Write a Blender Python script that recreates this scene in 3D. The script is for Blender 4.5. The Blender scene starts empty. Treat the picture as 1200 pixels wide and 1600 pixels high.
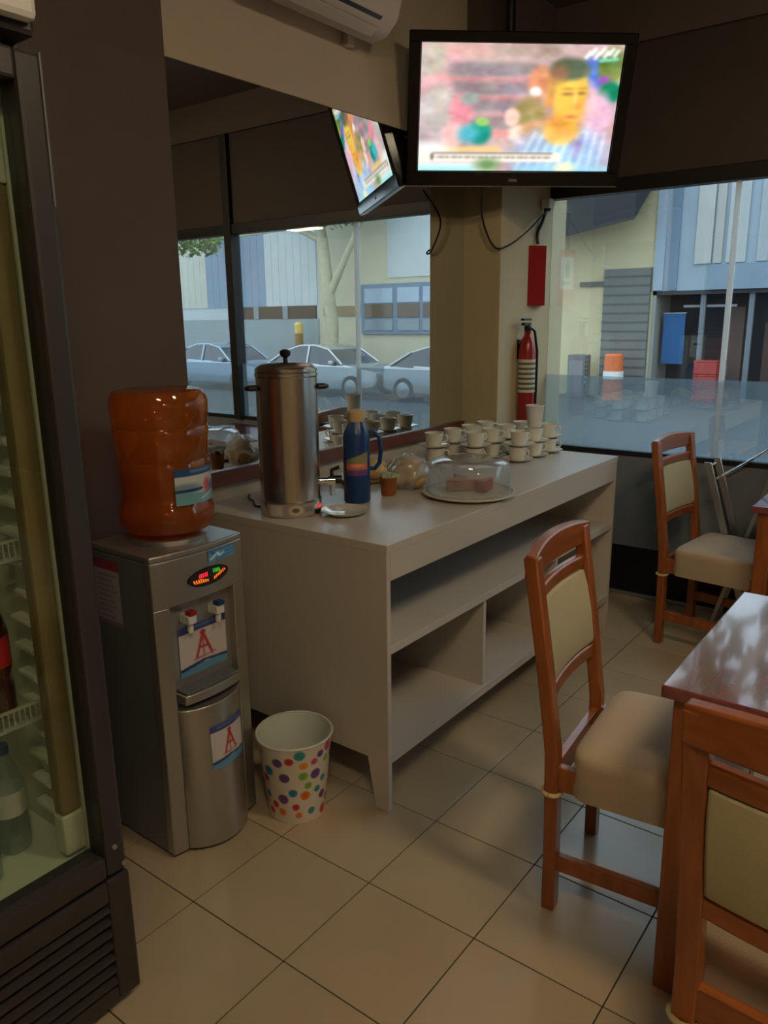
import bpy, math, random
import numpy as np
from mathutils import Vector, Matrix

random.seed(7)
SC = bpy.context.scene
COL = SC.collection

# ------------------------------------------------------------------ camera
YAW, PITCH, ROLL, FPX = 0.650206, 0.243810, -0.012313, 1211.63
CAM = (2.1463, -1.08417, 1.50123)
fw = Vector((-math.sin(YAW)*math.cos(PITCH), math.cos(YAW)*math.cos(PITCH), -math.sin(PITCH)))
rt0 = Vector((math.cos(YAW), math.sin(YAW), 0)); up0 = rt0.cross(fw)
rt = math.cos(ROLL)*rt0 + math.sin(ROLL)*up0
up = -math.sin(ROLL)*rt0 + math.cos(ROLL)*up0
cd = bpy.data.cameras.new('camera'); cam = bpy.data.objects.new('camera', cd); COL.objects.link(cam)
cam.matrix_world = Matrix(((rt.x, up.x, -fw.x, CAM[0]), (rt.y, up.y, -fw.y, CAM[1]), (rt.z, up.z, -fw.z, CAM[2]), (0, 0, 0, 1)))
cd.sensor_fit = 'VERTICAL'; cd.sensor_height = 32.0; cd.lens = 32.0*FPX/1600.0
cd.clip_start = 0.05; cd.clip_end = 300
SC.camera = cam

# ------------------------------------------------------------------ world, exposure
w = bpy.data.worlds.new('dusk_sky'); SC.world = w; w.use_nodes = True
bg = w.node_tree.nodes['Background']
bg.inputs['Color'].default_value = (0.76, 0.90, 1.0, 1); bg.inputs['Strength'].default_value = 3.6
SC.view_settings.view_transform = 'Standard'; SC.view_settings.look = 'None'
SC.view_settings.gamma = 1.0; SC.view_settings.use_curve_mapping = False
SC.view_settings.exposure = 0.0
LAMP_POWER = 19.0          # scales the ceiling lamps
CY = SC.cycles
CY.max_bounces = 10; CY.transparent_max_bounces = 16; CY.glossy_bounces = 6; CY.sample_clamp_indirect = 4.0
CY.caustics_reflective = False; CY.caustics_refractive = False
CY.use_denoising = True

# room constants (metres): mirror plane x=0, window wall y=YW, floor z=0
YW, ZC, XR, YF = 2.967, 3.0, 8.0, -5.0
for (x0, x1) in ((0.22, 2.27), (2.33, 4.37), (4.43, 6.2)):      # sampling portals in the window openings (give no light themselves)
    ld = bpy.data.lights.new('window_portal', 'AREA'); ld.shape = 'RECTANGLE'; ld.size = x1-x0; ld.size_y = 1.3
    ld.cycles.is_portal = True
    lo = bpy.data.objects.new('window_portal', ld); COL.objects.link(lo)
    lo.location = ((x0+x1)/2, YW+0.05, 1.45); lo.rotation_euler = (math.radians(-90), 0, 0)

# ------------------------------------------------------------------ helpers
def lin(c):
    c = np.asarray(c, float)/255.0
    return np.where(c <= 0.04045, c/12.92, ((c+0.055)/1.055)**2.4)

class MB:
    def __init__(s): s.v = []; s.f = []
    def add(s, vs, fs):
        n = len(s.v); s.v += [tuple(map(float, q)) for q in vs]; s.f += [tuple(i+n for i in f) for f in fs]; return s
    def box(s, lo, hi):
        (a, b, c), (d, e, f) = lo, hi
        return s.add([(a,b,c),(d,b,c),(d,e,c),(a,e,c),(a,b,f),(d,b,f),(d,e,f),(a,e,f)],
                     [(0,3,2,1),(4,5,6,7),(0,1,5,4),(1,2,6,5),(2,3,7,6),(3,0,4,7)])
    def loft(s, rings, cap=True, close=True):
        n = len(rings[0]); vs = [q for r in rings for q in r]; fs = []
        for i in range(len(rings)-1):
            for j in range(n if close else n-1):
                k = (j+1) % n; fs.append((i*n+j, i*n+k, (i+1)*n+k, (i+1)*n+j))
        if cap and close:
            fs.append(tuple(range(n-1, -1, -1))); m = (len(rings)-1)*n; fs.append(tuple(range(m, m+n)))
        return s.add(vs, fs)
    def lathe(s, prof, c=(0,0,0), seg=32, cap=True):
        rings = [[(c[0]+r*math.cos(2*math.pi*j/seg), c[1]+r*math.sin(2*math.pi*j/seg), c[2]+z) for j in range(seg)] for r, z in prof]
        return s.loft(rings, cap=cap)
    def disc_lathe(s, prof, c, axis, seg=24):          # lathe about an arbitrary axis vector
        ax = Vector(axis).normalized(); t = ax.orthogonal().normalized(); b = ax.cross(t); c = Vector(c)
        rings = [[tuple(c+ax*z+(t*math.cos(2*math.pi*j/seg)+b*math.sin(2*math.pi*j/seg))*r) for j in range(seg)] for r, z in prof]
        return s.loft(rings)
    def tube(s, pts, r, seg=8):
        pts = [Vector(q) for q in pts]; rings = []; t = None
        for i, q in enumerate(pts):
            d = (pts[min(i+1, len(pts)-1)]-pts[max(i-1, 0)]).normalized()
            if t is None: t = d.orthogonal().normalized()
            else:
                t = (t - d*t.dot(d)).normalized()
            b = d.cross(t); rr = r[i] if isinstance(r, (list, tuple)) else r
            rings.append([tuple(q+(t*math.cos(2*math.pi*j/seg)+b*math.sin(2*math.pi*j/seg))*rr) for j in range(seg)])
        return s.loft(rings)
    def bar(s, pts, wx, wy):                             # upright bar: rectangular section in XY through pts
        return s.loft([[(x-wx/2,y-wy/2,z),(x+wx/2,y-wy/2,z),(x+wx/2,y+wy/2,z),(x-wx/2,y+wy/2,z)] for x, y, z in pts])
    def rail(s, pts, hz, wy):                            # lying bar: rectangular section in YZ through pts
        return s.loft([[(x,y-wy/2,z-hz/2),(x,y-wy/2,z+hz/2),(x,y+wy/2,z+hz/2),(x,y+wy/2,z-hz/2)] for x, y, z in pts])
    def prism(s, poly, axis, a, b):                      # polygon extruded along an axis
        def P(u, v, t): return {'x': (t,u,v), 'y': (u,t,v), 'z': (u,v,t)}[axis]
        return s.loft([[P(u, v, a) for u, v in poly], [P(u, v, b) for u, v in poly]])
    def build(s, name, mat, parent=None, bevel=0, smooth=True, seg=2, angle=35):
        me = bpy.data.meshes.new(name); me.from_pydata(s.v, [], s.f)
        me.validate(); me.update()
        import bmesh
        bm = bmesh.new(); bm.from_mesh(me); bmesh.ops.recalc_face_normals(bm, faces=bm.faces); bm.to_mesh(me); bm.free()
        me.materials.append(mat)
        if smooth:
            me.polygons.foreach_set('use_smooth', [True]*len(me.polygons)); me.set_sharp_from_angle(angle=math.radians(angle))
        o = bpy.data.objects.new(name, me); COL.objects.link(o)
        if parent: o.parent = parent
        if bevel:
            m = o.modifiers.new('bevel', 'BEVEL'); m.width = bevel; m.segments = seg; m.limit_method = 'ANGLE'; m.angle_limit = math.radians(40)
        return o

def grid(name, fn, mp, nu, nv, mat, parent=None, two=False):
    """sheet mesh of nu x nv quads coloured by fn(u, v_from_top)->rgb 0..255, placed by mp(u, v)->xyz"""
    U, V = np.meshgrid(np.linspace(0, 1, nu+1), np.linspace(0, 1, nv+1))
    c = fn(U, V).reshape(-1, 3)
    vs = [mp(a, b) for a, b in zip(U.ravel(), V.ravel())]; n = nu+1
    fs = [(j*n+i, (j+1)*n+i, (j+1)*n+i+1, j*n+i+1) for j in range(nv) for i in range(nu)]
    me = bpy.data.meshes.new(name); me.from_pydata(vs, [], fs)
    at = me.color_attributes.new('paint', 'FLOAT_COLOR', 'POINT')
    at.data.foreach_set('color', np.concatenate([lin(c), np.ones((len(c), 1))], 1).astype(np.float32).ravel())
    me.polygons.foreach_set('use_smooth', [True]*len(me.polygons)); me.materials.append(mat); me.update()
    o = bpy.data.objects.new(name, me); COL.objects.link(o)
    if parent: o.parent = parent
    return o

class Paint:
    def __init__(s, U, V, base): s.U, s.V = U, V; s.c = np.zeros(U.shape+(3,))+np.array(base, float)
    def lay(s, m, col): s.c = s.c*(1-m[..., None])+np.array(col, float)*m[..., None]; return s
    def ell(s, x, y, rx, ry, col, soft=0.25, a=1):
        d = np.hypot((s.U-x)/rx, (s.V-y)/ry); return s.lay(np.clip((1+soft-d)/(2*soft), 0, 1)*a, col)
    def rect(s, x0, y0, x1, y1, col, soft=0.01, a=1, shear=0):
        V = s.V - shear*(s.U-(x0+x1)/2)
        m = np.clip((s.U-x0)/soft+.5, 0, 1)*np.clip((x1-s.U)/soft+.5, 0, 1)*np.clip((V-y0)/soft+.5, 0, 1)*np.clip((y1-V)/soft+.5, 0, 1)
        return s.lay(m*a, col)
    def line(s, x0, y0, x1, y1, w, col, a=1):
        dx, dy = x1-x0, y1-y0; L = dx*dx+dy*dy
        t = np.clip(((s.U-x0)*dx+(s.V-y0)*dy)/L, 0, 1); d = np.hypot(s.U-x0-t*dx, s.V-y0-t*dy)
        return s.lay(np.clip((w-d)/(w*.5), 0, 1)*a, col)

def nodes(name):
    m = bpy.data.materials.new(name); m.use_nodes = True; nt = m.node_tree; nt.nodes.clear()
    out = nt.nodes.new('ShaderNodeOutputMaterial'); return m, nt, out
def mat(name, col, rough=.5, metal=0, var=.08, scale=6, bump=0, bscale=60, coat=0, spec=.5, trans=0, ior=1.45, stretch=(1,1,1), sheen=0):
    m, nt, out = nodes(name); N, L = nt.nodes, nt.links
    b = N.new('ShaderNodeBsdfPrincipled'); L.new(b.outputs[0], out.inputs[0])
    b.inputs['Roughness'].default_value = rough; b.inputs['Metallic'].default_value = metal
    b.inputs['Specular IOR Level'].default_value = spec; b.inputs['Coat Weight'].default_value = coat; b.inputs['Coat Roughness'].default_value = .06
    b.inputs['Transmission Weight'].default_value = trans; b.inputs['IOR'].default_value = ior; b.inputs['Sheen Weight'].default_value = sheen
    c = lin(col); tc = N.new('ShaderNodeTexCoord'); mp = N.new('ShaderNodeMapping'); mp.inputs['Scale'].default_value = stretch
    L.new(tc.outputs['Object'], mp.inputs[0])
    if var:
        nz = N.new('ShaderNodeTexNoise'); nz.inputs['Scale'].default_value = scale; nz.inputs['Detail'].default_value = 5
        L.new(mp.outputs[0], nz.inputs['Vector'])
        r = N.new('ShaderNodeValToRGB'); L.new(nz.outputs['Fac'], r.inputs[0])
        r.color_ramp.elements[0].position = .3; r.color_ramp.elements[1].position = .7
        r.color_ramp.elements[0].color = (*np.clip(c*(1-var), 0, 1), 1); r.color_ramp.elements[1].color = (*np.clip(c*(1+var), 0, 1), 1)
        L.new(r.outputs[0], b.inputs['Base Color'])
    else: b.inputs['Base Color'].default_value = (*c, 1)
    if bump:
        n2 = N.new('ShaderNodeTexNoise'); n2.inputs['Scale'].default_value = bscale; L.new(mp.outputs[0], n2.inputs['Vector'])
        bp = N.new('ShaderNodeBump'); bp.inputs['Strength'].default_value = bump; bp.inputs['Distance'].default_value = .003
        L.new(n2.outputs['Fac'], bp.inputs['Height']); L.new(bp.outputs[0], b.inputs['Normal'])
    return m
def wood(name, c0, c1, rough=.35, coat=.4, axis=2):
    m, nt, out = nodes(name); N, L = nt.nodes, nt.links
    b = N.new('ShaderNodeBsdfPrincipled'); L.new(b.outputs[0], out.inputs[0]); b.inputs['Roughness'].default_value = rough
    b.inputs['Coat Weight'].default_value = coat; b.inputs['Coat Roughness'].default_value = .12
    tc = N.new('ShaderNodeTexCoord'); mp = N.new('ShaderNodeMapping'); s = [22, 22, 22]; s[axis] = 2.5; mp.inputs['Scale'].default_value = s
    L.new(tc.outputs['Object'], mp.inputs[0]); nz = N.new('ShaderNodeTexNoise'); nz.inputs['Scale'].default_value = 1.6; nz.inputs['Detail'].default_value = 6; nz.inputs['Distortion'].default_value = .6
    L.new(mp.outputs[0], nz.inputs['Vector']); r = N.new('ShaderNodeValToRGB'); L.new(nz.outputs['Fac'], r.inputs[0])
    r.color_ramp.elements[0].position = .3; r.color_ramp.elements[1].position = .7
    r.color_ramp.elements[0].color = (*lin(c0), 1); r.color_ramp.elements[1].color = (*lin(c1), 1); L.new(r.outputs[0], b.inputs['Base Color'])
    return m
def painted(name, rough=.5, emit=0, coat=0):
    m, nt, out = nodes(name); N, L = nt.nodes, nt.links
    a = N.new('ShaderNodeAttribute'); a.attribute_name = 'paint'
    b = N.new('ShaderNodeBsdfPrincipled'); b.inputs['Roughness'].default_value = rough; b.inputs['Coat Weight'].default_value = coat
    if emit:
        b.inputs['Base Color'].default_value = (.01, .01, .01, 1)
        L.new(a.outputs['Color'], b.inputs['Emission Color']); b.inputs['Emission Strength'].default_value = emit
    else: L.new(a.outputs['Color'], b.inputs['Base Color'])
    L.new(b.outputs[0], out.inputs[0]); return m
def glassy(name, tint=(1,1,1), refl=.02, diffuse=0, dcol=(1,1,1), rough=0.0, ior=1.5, trans_light=True):
    """thin sheet: transparent tint + Fresnel mirror layer (+ optional milky diffuse/translucent share)"""
    m, nt, out = nodes(name); N, L = nt.nodes, nt.links
    t = N.new('ShaderNodeBsdfTransparent'); t.inputs[0].default_value = (*tint, 1)
    g = N.new('ShaderNodeBsdfGlossy'); g.inputs['Roughness'].default_value = rough
    lw = N.new('ShaderNodeLayerWeight'); lw.inputs['Blend'].default_value = .5          # Schlick reflectance, same on both faces
    pw = N.new('ShaderNodeMath'); pw.operation = 'POWER'; pw.inputs[1].default_value = 5; L.new(lw.outputs['Facing'], pw.inputs[0])
    ad = N.new('ShaderNodeMath'); ad.operation = 'MULTIPLY_ADD'; ad.inputs[1].default_value = .95; ad.inputs[2].default_value = .04+refl; ad.use_clamp = True; L.new(pw.outputs[0], ad.inputs[0])
    base = t.outputs[0]
    if diffuse:
        d = N.new('ShaderNodeBsdfDiffuse'); d.inputs[0].default_value = (*dcol, 1)
        tl = N.new('ShaderNodeBsdfTranslucent'); tl.inputs[0].default_value = (*dcol, 1)
        m1 = N.new('ShaderNodeMixShader'); m1.inputs[0].default_value = .6 if trans_light else .2; L.new(d.outputs[0], m1.inputs[1]); L.new(tl.outputs[0], m1.inputs[2])
        m2 = N.new('ShaderNodeMixShader'); m2.inputs[0].default_value = diffuse; L.new(t.outputs[0], m2.inputs[1]); L.new(m1.outputs[0], m2.inputs[2]); base = m2.outputs[0]
    mx = N.new('ShaderNodeMixShader'); L.new(ad.outputs[0], mx.inputs[0]); L.new(base, mx.inputs[1]); L.new(g.outputs[0], mx.inputs[2]); L.new(mx.outputs[0], out.inputs[0])
    return m
def emitter(name, col, strength):
    m, nt, out = nodes(name); e = nt.nodes.new('ShaderNodeEmission'); e.inputs[0].default_value = (*lin(col), 1); e.inputs[1].default_value = strength
    nt.links.new(e.outputs[0], out.inputs[0]); return m

def thing(name, label, cat, loc=(0,0,0), rz=0, group=None):
    o = bpy.data.objects.new(name, None); o.empty_display_size = .05; COL.objects.link(o); o.location = loc; o.rotation_euler = (0, 0, rz)
    o['label'] = label; o['category'] = cat
    if group: o['group'] = group
    return o
def tag(o, label, cat, group=None):
    o['label'] = label; o['category'] = cat
    if group: o['group'] = group
    return o
def struct(o, label=None):
    o['kind'] = 'structure'
    if label: o['label'] = label
    return o
def copy_tree(o, parent=None):
    c = o.copy(); COL.objects.link(c)
    if parent: c.parent = parent
    for ch in list(o.children): copy_tree(ch, c)
    return c
def offset(o, v):
    o.location = v; return o

# ------------------------------------------------------------------ materials
M = {}
M['tile'] = mat('floor_tile', (186,170,142), .22, var=.06, scale=3, coat=.15, bump=.05, bscale=8)
M['grout'] = mat('grout', (52,44,36), .8)
M['beige'] = mat('beige_paint', (196,182,146), .7, var=.03, bump=.1)
M['bulkhead'] = mat('bulkhead_paint', (196,184,162), .75, var=.03, bump=.1)
M['darkpaint'] = mat('dark_brown_paint', (92,80,74), .7, var=.04, bump=.15)
M['ceiling'] = mat('ceiling_paint', (110,98,90), .8, var=.03)
M['blind'] = mat('brown_panel', (66,56,50), .7, var=.05)
M['blackframe'] = mat('dark_frame', (22,20,19), .5, var=.05)
M['lowwall'] = mat('low_wall_laminate', (120,128,136), .18, var=.04)
M['black'] = mat('black_plastic', (20,20,21), .4, var=.05)
M['blackgloss'] = mat('black_gloss', (12,12,13), .12, var=0)
M['alu'] = mat('aluminium', (190,192,195), .3, 1, var=.04)
M['chrome'] = mat('chrome', (225,228,230), .08, 1, var=0)
M['steel'] = mat('brushed_steel', (205,198,190), .24, 1, var=.05, scale=8, stretch=(1,1,.1))
M['silver'] = mat('silver_plastic', (176,174,168), .33, .75, var=.03)
M['greyside'] = mat('grey_painted_side', (112,116,120), .4, .2, var=.04)
M['laminate'] = mat('white_laminate', (196,190,180), .32, var=.03, scale=2)
M['shelfback'] = mat('laminate_shaded', (84,80,76), .5, var=.03)  # laminate darkened to paint in the shade deep behind the open shelves
M['wood'] = wood('honey_wood', (130,68,27), (164,92,41))
M['woodx'] = wood('honey_wood_rail', (130,68,27), (164,92,41), axis=0)
M['tabletop'] = wood('dark_tabletop', (112,54,60), (134,70,72), rough=.05, coat=1, axis=1)
M['mirrorframe'] = wood('reddish_mirror_frame', (92,44,24), (110,54,30), rough=.5, axis=1)
M['fabric'] = mat('beige_fabric', (190,172,146), .9, var=.06, bump=.4, bscale=300, sheen=.2)
M['padfabric'] = mat('cream_fabric', (186,176,140), .85, var=.05, bump=.3, bscale=300)
M['ceramic'] = mat('white_ceramic', (226,222,208), .12, var=.02, coat=.4)
M['white'] = mat('white_plastic', (222,222,218), .4, var=.02)
M['paper'] = mat('paper', (225,222,216), .8, var=.02)
M['red'] = mat('red_enamel', (150,20,22), .3, var=.04, coat=.3)
M['rope'] = mat('cotton_tie', (205,186,140), .9, var=.08)
M['blueplastic'] = mat('blue_plastic', (22,58,112), .3, var=.04)
M['browncup'] = mat('brown_plastic_cup', (150,84,44), .4, var=.05)
M['street'] = mat('asphalt', (92,92,92), .9, var=.1, scale=3)
M['mirror'] = None
m, nt, out = nodes('mirror_glass'); g = nt.nodes.new('ShaderNodeBsdfGlossy'); g.inputs[0].default_value = (.80, .83, .82, 1); g.inputs['Roughness'].default_value = 0.0
nt.links.new(g.outputs[0], out.inputs[0]); M['mirror'] = m
M['pane'] = glassy('window_glass', (.88, .92, .94), .17)
M['film'] = glassy('frosted_film', (.78, .90, .97), .30, diffuse=.42, dcol=(.42, .60, .72))
M['fridgeglass'] = glassy('fridge_glass', (.92, .96, .91), .0)
M['joint'] = glassy('glass_joint_sealant', (.95, .97, .98), .02, diffuse=.75, dcol=(.95,.95,.94))
M['clear'] = glassy('clear_plastic', (.93, .95, .95), .05, diffuse=.24, dcol=(.85,.88,.88))
M['bagfilm'] = glassy('bag_film', (.95, .95, .95), .05, diffuse=.42, dcol=(.92,.90,.84))
M['cola'] = mat('cola_bottle', (60,26,18), .12, var=.1, coat=.5)
M['water'] = glassy('water_bottle', (.82, .90, .93), .06, diffuse=.25, dcol=(.6,.72,.78))
M['paint'] = painted('printed_paper', .5)
M['paintgloss'] = painted('printed_plastic', .3, coat=.3)
M['screen'] = painted('tv_picture', .3, emit=1.05)
M['leds'] = painted('display_leds', .2, emit=1.3)
# orange bottle: tinted thin shell
M['orange'] = glassy('orange_polycarbonate', (.95, .46, .16), .02, diffuse=.34, dcol=(.95, .34, .06), rough=.04)

# ------------------------------------------------------------------ room shell
T = 1/3
fl = struct(MB().box((-.1, YF, -.12), (XR, YW+.15, -.0025)).build('floor', M['grout'], smooth=False), 'beige ceramic tile floor with thin dark joints')
tile0 = None
rest = MB(); g2 = .0016
for i in range(0, 24):
    for k in range(-15, 9):
        x0, x1, y0, y1 = i*T+g2, (i+1)*T-g2, k*T+g2, min((k+1)*T-g2, YW-.002)
        if 0 <= i < 11 and -4 <= k < 9:
            if k == 8:
                o = MB().box((-T/2+g2, -(T/2-g2), -.008), (T/2-g2, y1-(k+.5)*T, 0)).build('tile', M['tile'], fl, bevel=.0012, smooth=False)
            elif tile0 is None:
                tile0 = o = MB().box((-T/2+g2, -T/2+g2, -.008), (T/2-g2, T/2-g2, 0)).build('tile', M['tile'], fl, bevel=.0012, smooth=False)
            else:
                o = tile0.copy(); COL.objects.link(o)
            o.location = ((i+.5)*T, (k+.5)*T, random.uniform(-.0004, 0))
        else: rest.box((x0, y0, -.008), (x1, y1, 0))
r = rest.build('tile_field', M['tile'], fl, smooth=False); r['kind'] = 'stuff'

struct(MB().box((-.1, YF-.1, ZC), (XR+.1, YW+.2, ZC+.1)).build('ceiling', M['ceiling'], smooth=False), 'dark brown ceiling')
struct(MB().box((-.002, 2.425, 2.58), (.214, YW-.02, ZC)).build('trim_4', M['darkpaint'], smooth=False), 'dark painted band at the top of the column')
struct(MB().box((-.15, .5, 0), (-.012, YW+.2, ZC)).build('wall_left', M['bulkhead'], smooth=False), 'pale wall carrying the long mirror')
struct(MB().box((-.012, .64, 2.30), (.004, 2.43, ZC)).build('trim_1', M['bulkhead'], smooth=False), 'beige bulkhead above the mirror')
struct(MB().box((-.15, YF, 0), (.05, .605, ZC)).build('wall_pillar', M['darkpaint'], bevel=.004, smooth=False), 'dark brown wall pier behind the water cooler')
struct(MB().box((-.15, 2.43, 0), (.208, YW+.2, ZC)).build('column', M['beige'], bevel=.004, smooth=False), 'beige corner column beside the mirror')
struct(MB().box((XR, YF, 0), (XR+.1, YW+.2, ZC)).build('wall_right', M['bulkhead'], smooth=False))
struct(MB().box((-.15, YF-.1, 0), (XR+.1, YF, ZC)).build('wall_front', M['bulkhead'], smooth=False))
# window wall
struct(MB().box((.208, YW, .28), (XR, YW+.15, .80)).build('wall_back', M['lowwall'], smooth=False), 'low grey wall under the windows')
struct(MB().box((.208, YW+.03, 0), (XR, YW+.15, .28)).build('baseboard_back', M['black'], smooth=False), 'recessed black plinth under the low wall')
struct(MB().box((.208, YW-.012, 0), (XR, YW+.028, .022)).build('trim_2', M['alu'], bevel=.003, smooth=False), 'thin aluminium strip along the window wall')
struct(MB().box((.208, YW-.02, 2.77), (XR, YW+.2, ZC)).build('trim_3', M['darkpaint'], smooth=False), 'dark band between ceiling and window panels')
edges = [.208, 2.30, 4.40, 6.25]
struct(MB().box((6.25, YW-.02, .80), (XR, YW+.2, 2.77)).build('wall_corner', M['darkpaint'], smooth=False), 'dark wall pier at the end of the windows')
for n in range(3):
    x0, x1 = edges[n], edges[n+1]
    win = struct(thing('window_%d' % (n+1), 'x', 'x'), ['street window with frosted band beside the column', 'street window with frosted band past the first mullion', 'street window with frosted band at the far end'][n]); del win['category']
    fr = MB().box((x0, YW-.015, 2.105), (x1, YW+.06, 2.175)).box((x0, YW-.005, .775), (x1, YW+.05, .802))
    fr.build('frame', M['blackframe'], win, bevel=.003, smooth=False)
    MB().box((x0, YW+.005, 2.175), (x1, YW+.05, 2.77)).build('transom_panel', M['blind'], win, smooth=False)
    if n: MB().box((x0-.035, YW-.03, .775), (x0+.035, YW+.06, 2.77)).build('mullion', M['blackframe'], win, bevel=.003, smooth=False)
    cuts = [x0, 1.143, x1] if n == 0 else [x0+.035, (x0+x1)/2, x1]
    for a, b in zip(cuts[:-1], cuts[1:]):
        MB().box((a, YW+.02, .80), (b, YW+.028, 2.108)).build('pane', M['pane'], win, smooth=False)
        MB().add([(a, YW+.016, .80), (b, YW+.016, .80), (b, YW+.016, 1.19), (a, YW+.016, 1.19)], [(0,1,2,3)]).build('frosted_film', M['film'], win, smooth=False)
    MB().box((cuts[1]-.011, YW+.006, .80), (cuts[1]+.011, YW+.03, 2.106))  .build('glass_joint', M['joint'], win, smooth=False)

# mirror
mr = thing('wall_mirror', 'long frameless wall mirror above the counter, reflecting the street', 'mirror', (0, 1.5, .92))
MB().box((-.011, -.86, .055), (0, .93, 1.38)).build('mirror_glass', M['mirror'], mr, smooth=False)
MB().box((-.011, -.86, 0), (.016, .93, .056)).build('bottom_rail', M['mirrorframe'], mr, bevel=.002, smooth=False)

# ------------------------------------------------------------------ ceiling lamps (behind and beside the viewpoint)
lm_tube = emitter('lamp_diffuser', (255, 228, 188), 5.5*LAMP_POWER)
def ceiling_lamp(x, y, label):
    t = thing('ceiling_lamp', label, 'lamp', (x, y, ZC), 0, 'ceiling lamps')
    MB().box((-.34, -.16, -.05), (.34, .16, 0)).build('housing', M['white'], t, bevel=.006, smooth=False)
    for yy in (-.095, 0, .095):
        MB().tube([(-.30, yy, -.066), (.30, yy, -.066)], .014, 10).build('lamp_tube', lm_tube, t)
for x, y, s in ((2.5, -1.3, 'ceiling lamp with three warm tubes, behind the viewpoint'), (6.9, -2.8, 'ceiling lamp with three warm tubes, far right corner of the room'), (2.75, .45, 'ceiling lamp with three warm tubes, above the dining tables')):
    ceiling_lamp(x, y, s)

# ------------------------------------------------------------------ serving counter
ct = thing('serving_counter', 'long pale laminate serving counter with open shelves', 'counter', (0, 0, 0))
X0, X1, Y0, Y1 = .02, .865, .612, 2.40
L = M['laminate']
MB().box((X0, Y0, .846), (X1, Y1, .872)).build('worktop', L, ct, bevel=.002, smooth=False)
MB().box((X1-.024, Y0+.018, .761), (X1-.001, Y1-.018, .846)).build('front_apron', L, ct, bevel=.0015, smooth=False)
for ya, yb in ((Y0+.001, Y0+.02), (Y1-.02, Y1-.001)):
    poly = [(X0, .17), (X0+.07, .17), (X0+.07, .171), (X1-.085, .171), (X1-.055, 0), (X1-.005, 0), (X1-.003, .846), (X0, .846)]
    MB().prism(poly, 'y', ya, yb).build('end_panel', L, ct, bevel=.001, smooth=False)
    MB().prism([(X0, 0), (X0+.04, 0), (X0+.07, .17), (X0, .17)], 'y', ya, yb).build('leg', L, ct, smooth=False)
MB().box((X0, Y0+.02, .528), (X1-.004, Y1-.02, .556)).build('shelf', L, ct, bevel=.001, smooth=False)
MB().box((X0, Y0+.02, .165), (X1-.004, Y1-.02, .196)).build('bottom_panel', L, ct, bevel=.001, smooth=False)
for yd in (1.205, 1.80):
    MB().box((X0+.02, yd-.009, .196), (X1-.012, yd+.009, .528)).build('divider', L, ct, smooth=False)
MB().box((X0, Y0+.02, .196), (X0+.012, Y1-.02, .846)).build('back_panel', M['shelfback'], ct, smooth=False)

# ------------------------------------------------------------------ water cooler
wc = thing('water_cooler', 'silver floor-standing water cooler with lit oval display', 'water cooler', (.37, .236, 0))
HW = .160; XB, XF, BUL = -.15, .125, .045
def frontx(y, b=BUL): return XF + b*(1-(y/HW)**2)
MB().box((XB, -HW, .012), (XF-.02, HW, .888)).build('body', M['greyside'], wc, bevel=.006, smooth=False)
MB().prism([(XB, -HW)] + [(frontx(y, .018), y) for y in np.linspace(-HW, HW, 15)] + [(XB, HW)], 'z', .888, .906).build('top_cover', M['silver'], wc, bevel=.004)
def front_piece(name, z0, z1, ya, yb, b0, b1, m, thick=.03, n=12, bev=.003):
    mb = MB(); rings = []
    for z, b in np.stack([np.linspace(z0, z1, 6), np.linspace(b0, b1, 6)], 1):
        ys = np.linspace(ya, yb, n); rings.append([(frontx(y, b), y, z) for y in ys] + [(XF-thick, y, z) for y in ys[::-1]])
    return mb.loft(rings).build(name, m, wc, bevel=bev)
mb = MB(); rings = []
for z, b in zip(np.linspace(.012, .45, 6), np.linspace(.062, .046, 6)):
    ys = np.linspace(-.112, .112, 17); rings.append([(XF+.008+b*max(0, 1-(y/.112)**2)**.8, y, z) for y in ys] + [(XF-.03, y, z) for y in ys[::-1]])
mb.loft(rings).build('lower_door', M['silver'], wc, bevel=.003)
def doorx(y, z): return XF+.008+np.interp(z, [.012, .45], [.062, .046])*max(0, 1-(y/.112)**2)**.8
front_piece('head_panel', .757, .888, -HW, HW, .018, .018, M['silver'])
for s in (-1, 1):
    ya, yb = sorted((s*HW, s*.113)); front_piece('side_column', .012, .757, ya, yb, .018, .018, M['silver'], n=6)
MB().prism([(XF-.03, -.102)] + [(frontx(y, .030)+.012, y) for y in np.linspace(-.102, .102, 11)] + [(XF-.03, .102)], 'z', .468, .496).build('drip_tray', M['silver'], wc, bevel=.003)
MB().box((XF-.03, -.095, .497), (frontx(0, .03), .095, .502)).build('drip_grid', M['greyside'], wc, smooth=False)
MB().box((XF-.032, -.114, .452), (XF-.019, .114, .757)).build('recess_back', M['silver'], wc, smooth=False)
for yy, c in ((-.05, 'red'), (.05, 'blueplastic')):
    tp = MB().box((XF-.02, yy-.014, .692), (XF+.022, yy+.014, .718)).tube([(XF+.008, yy, .695), (XF+.008, yy, .665)], .009).build('tap', M['white'], wc, bevel=.003)
    MB().box((XF+.002, yy-.012, .718), (XF+.026, yy+.012, .731)).build('tap_lever', M[c], tp, bevel=.002)
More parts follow.
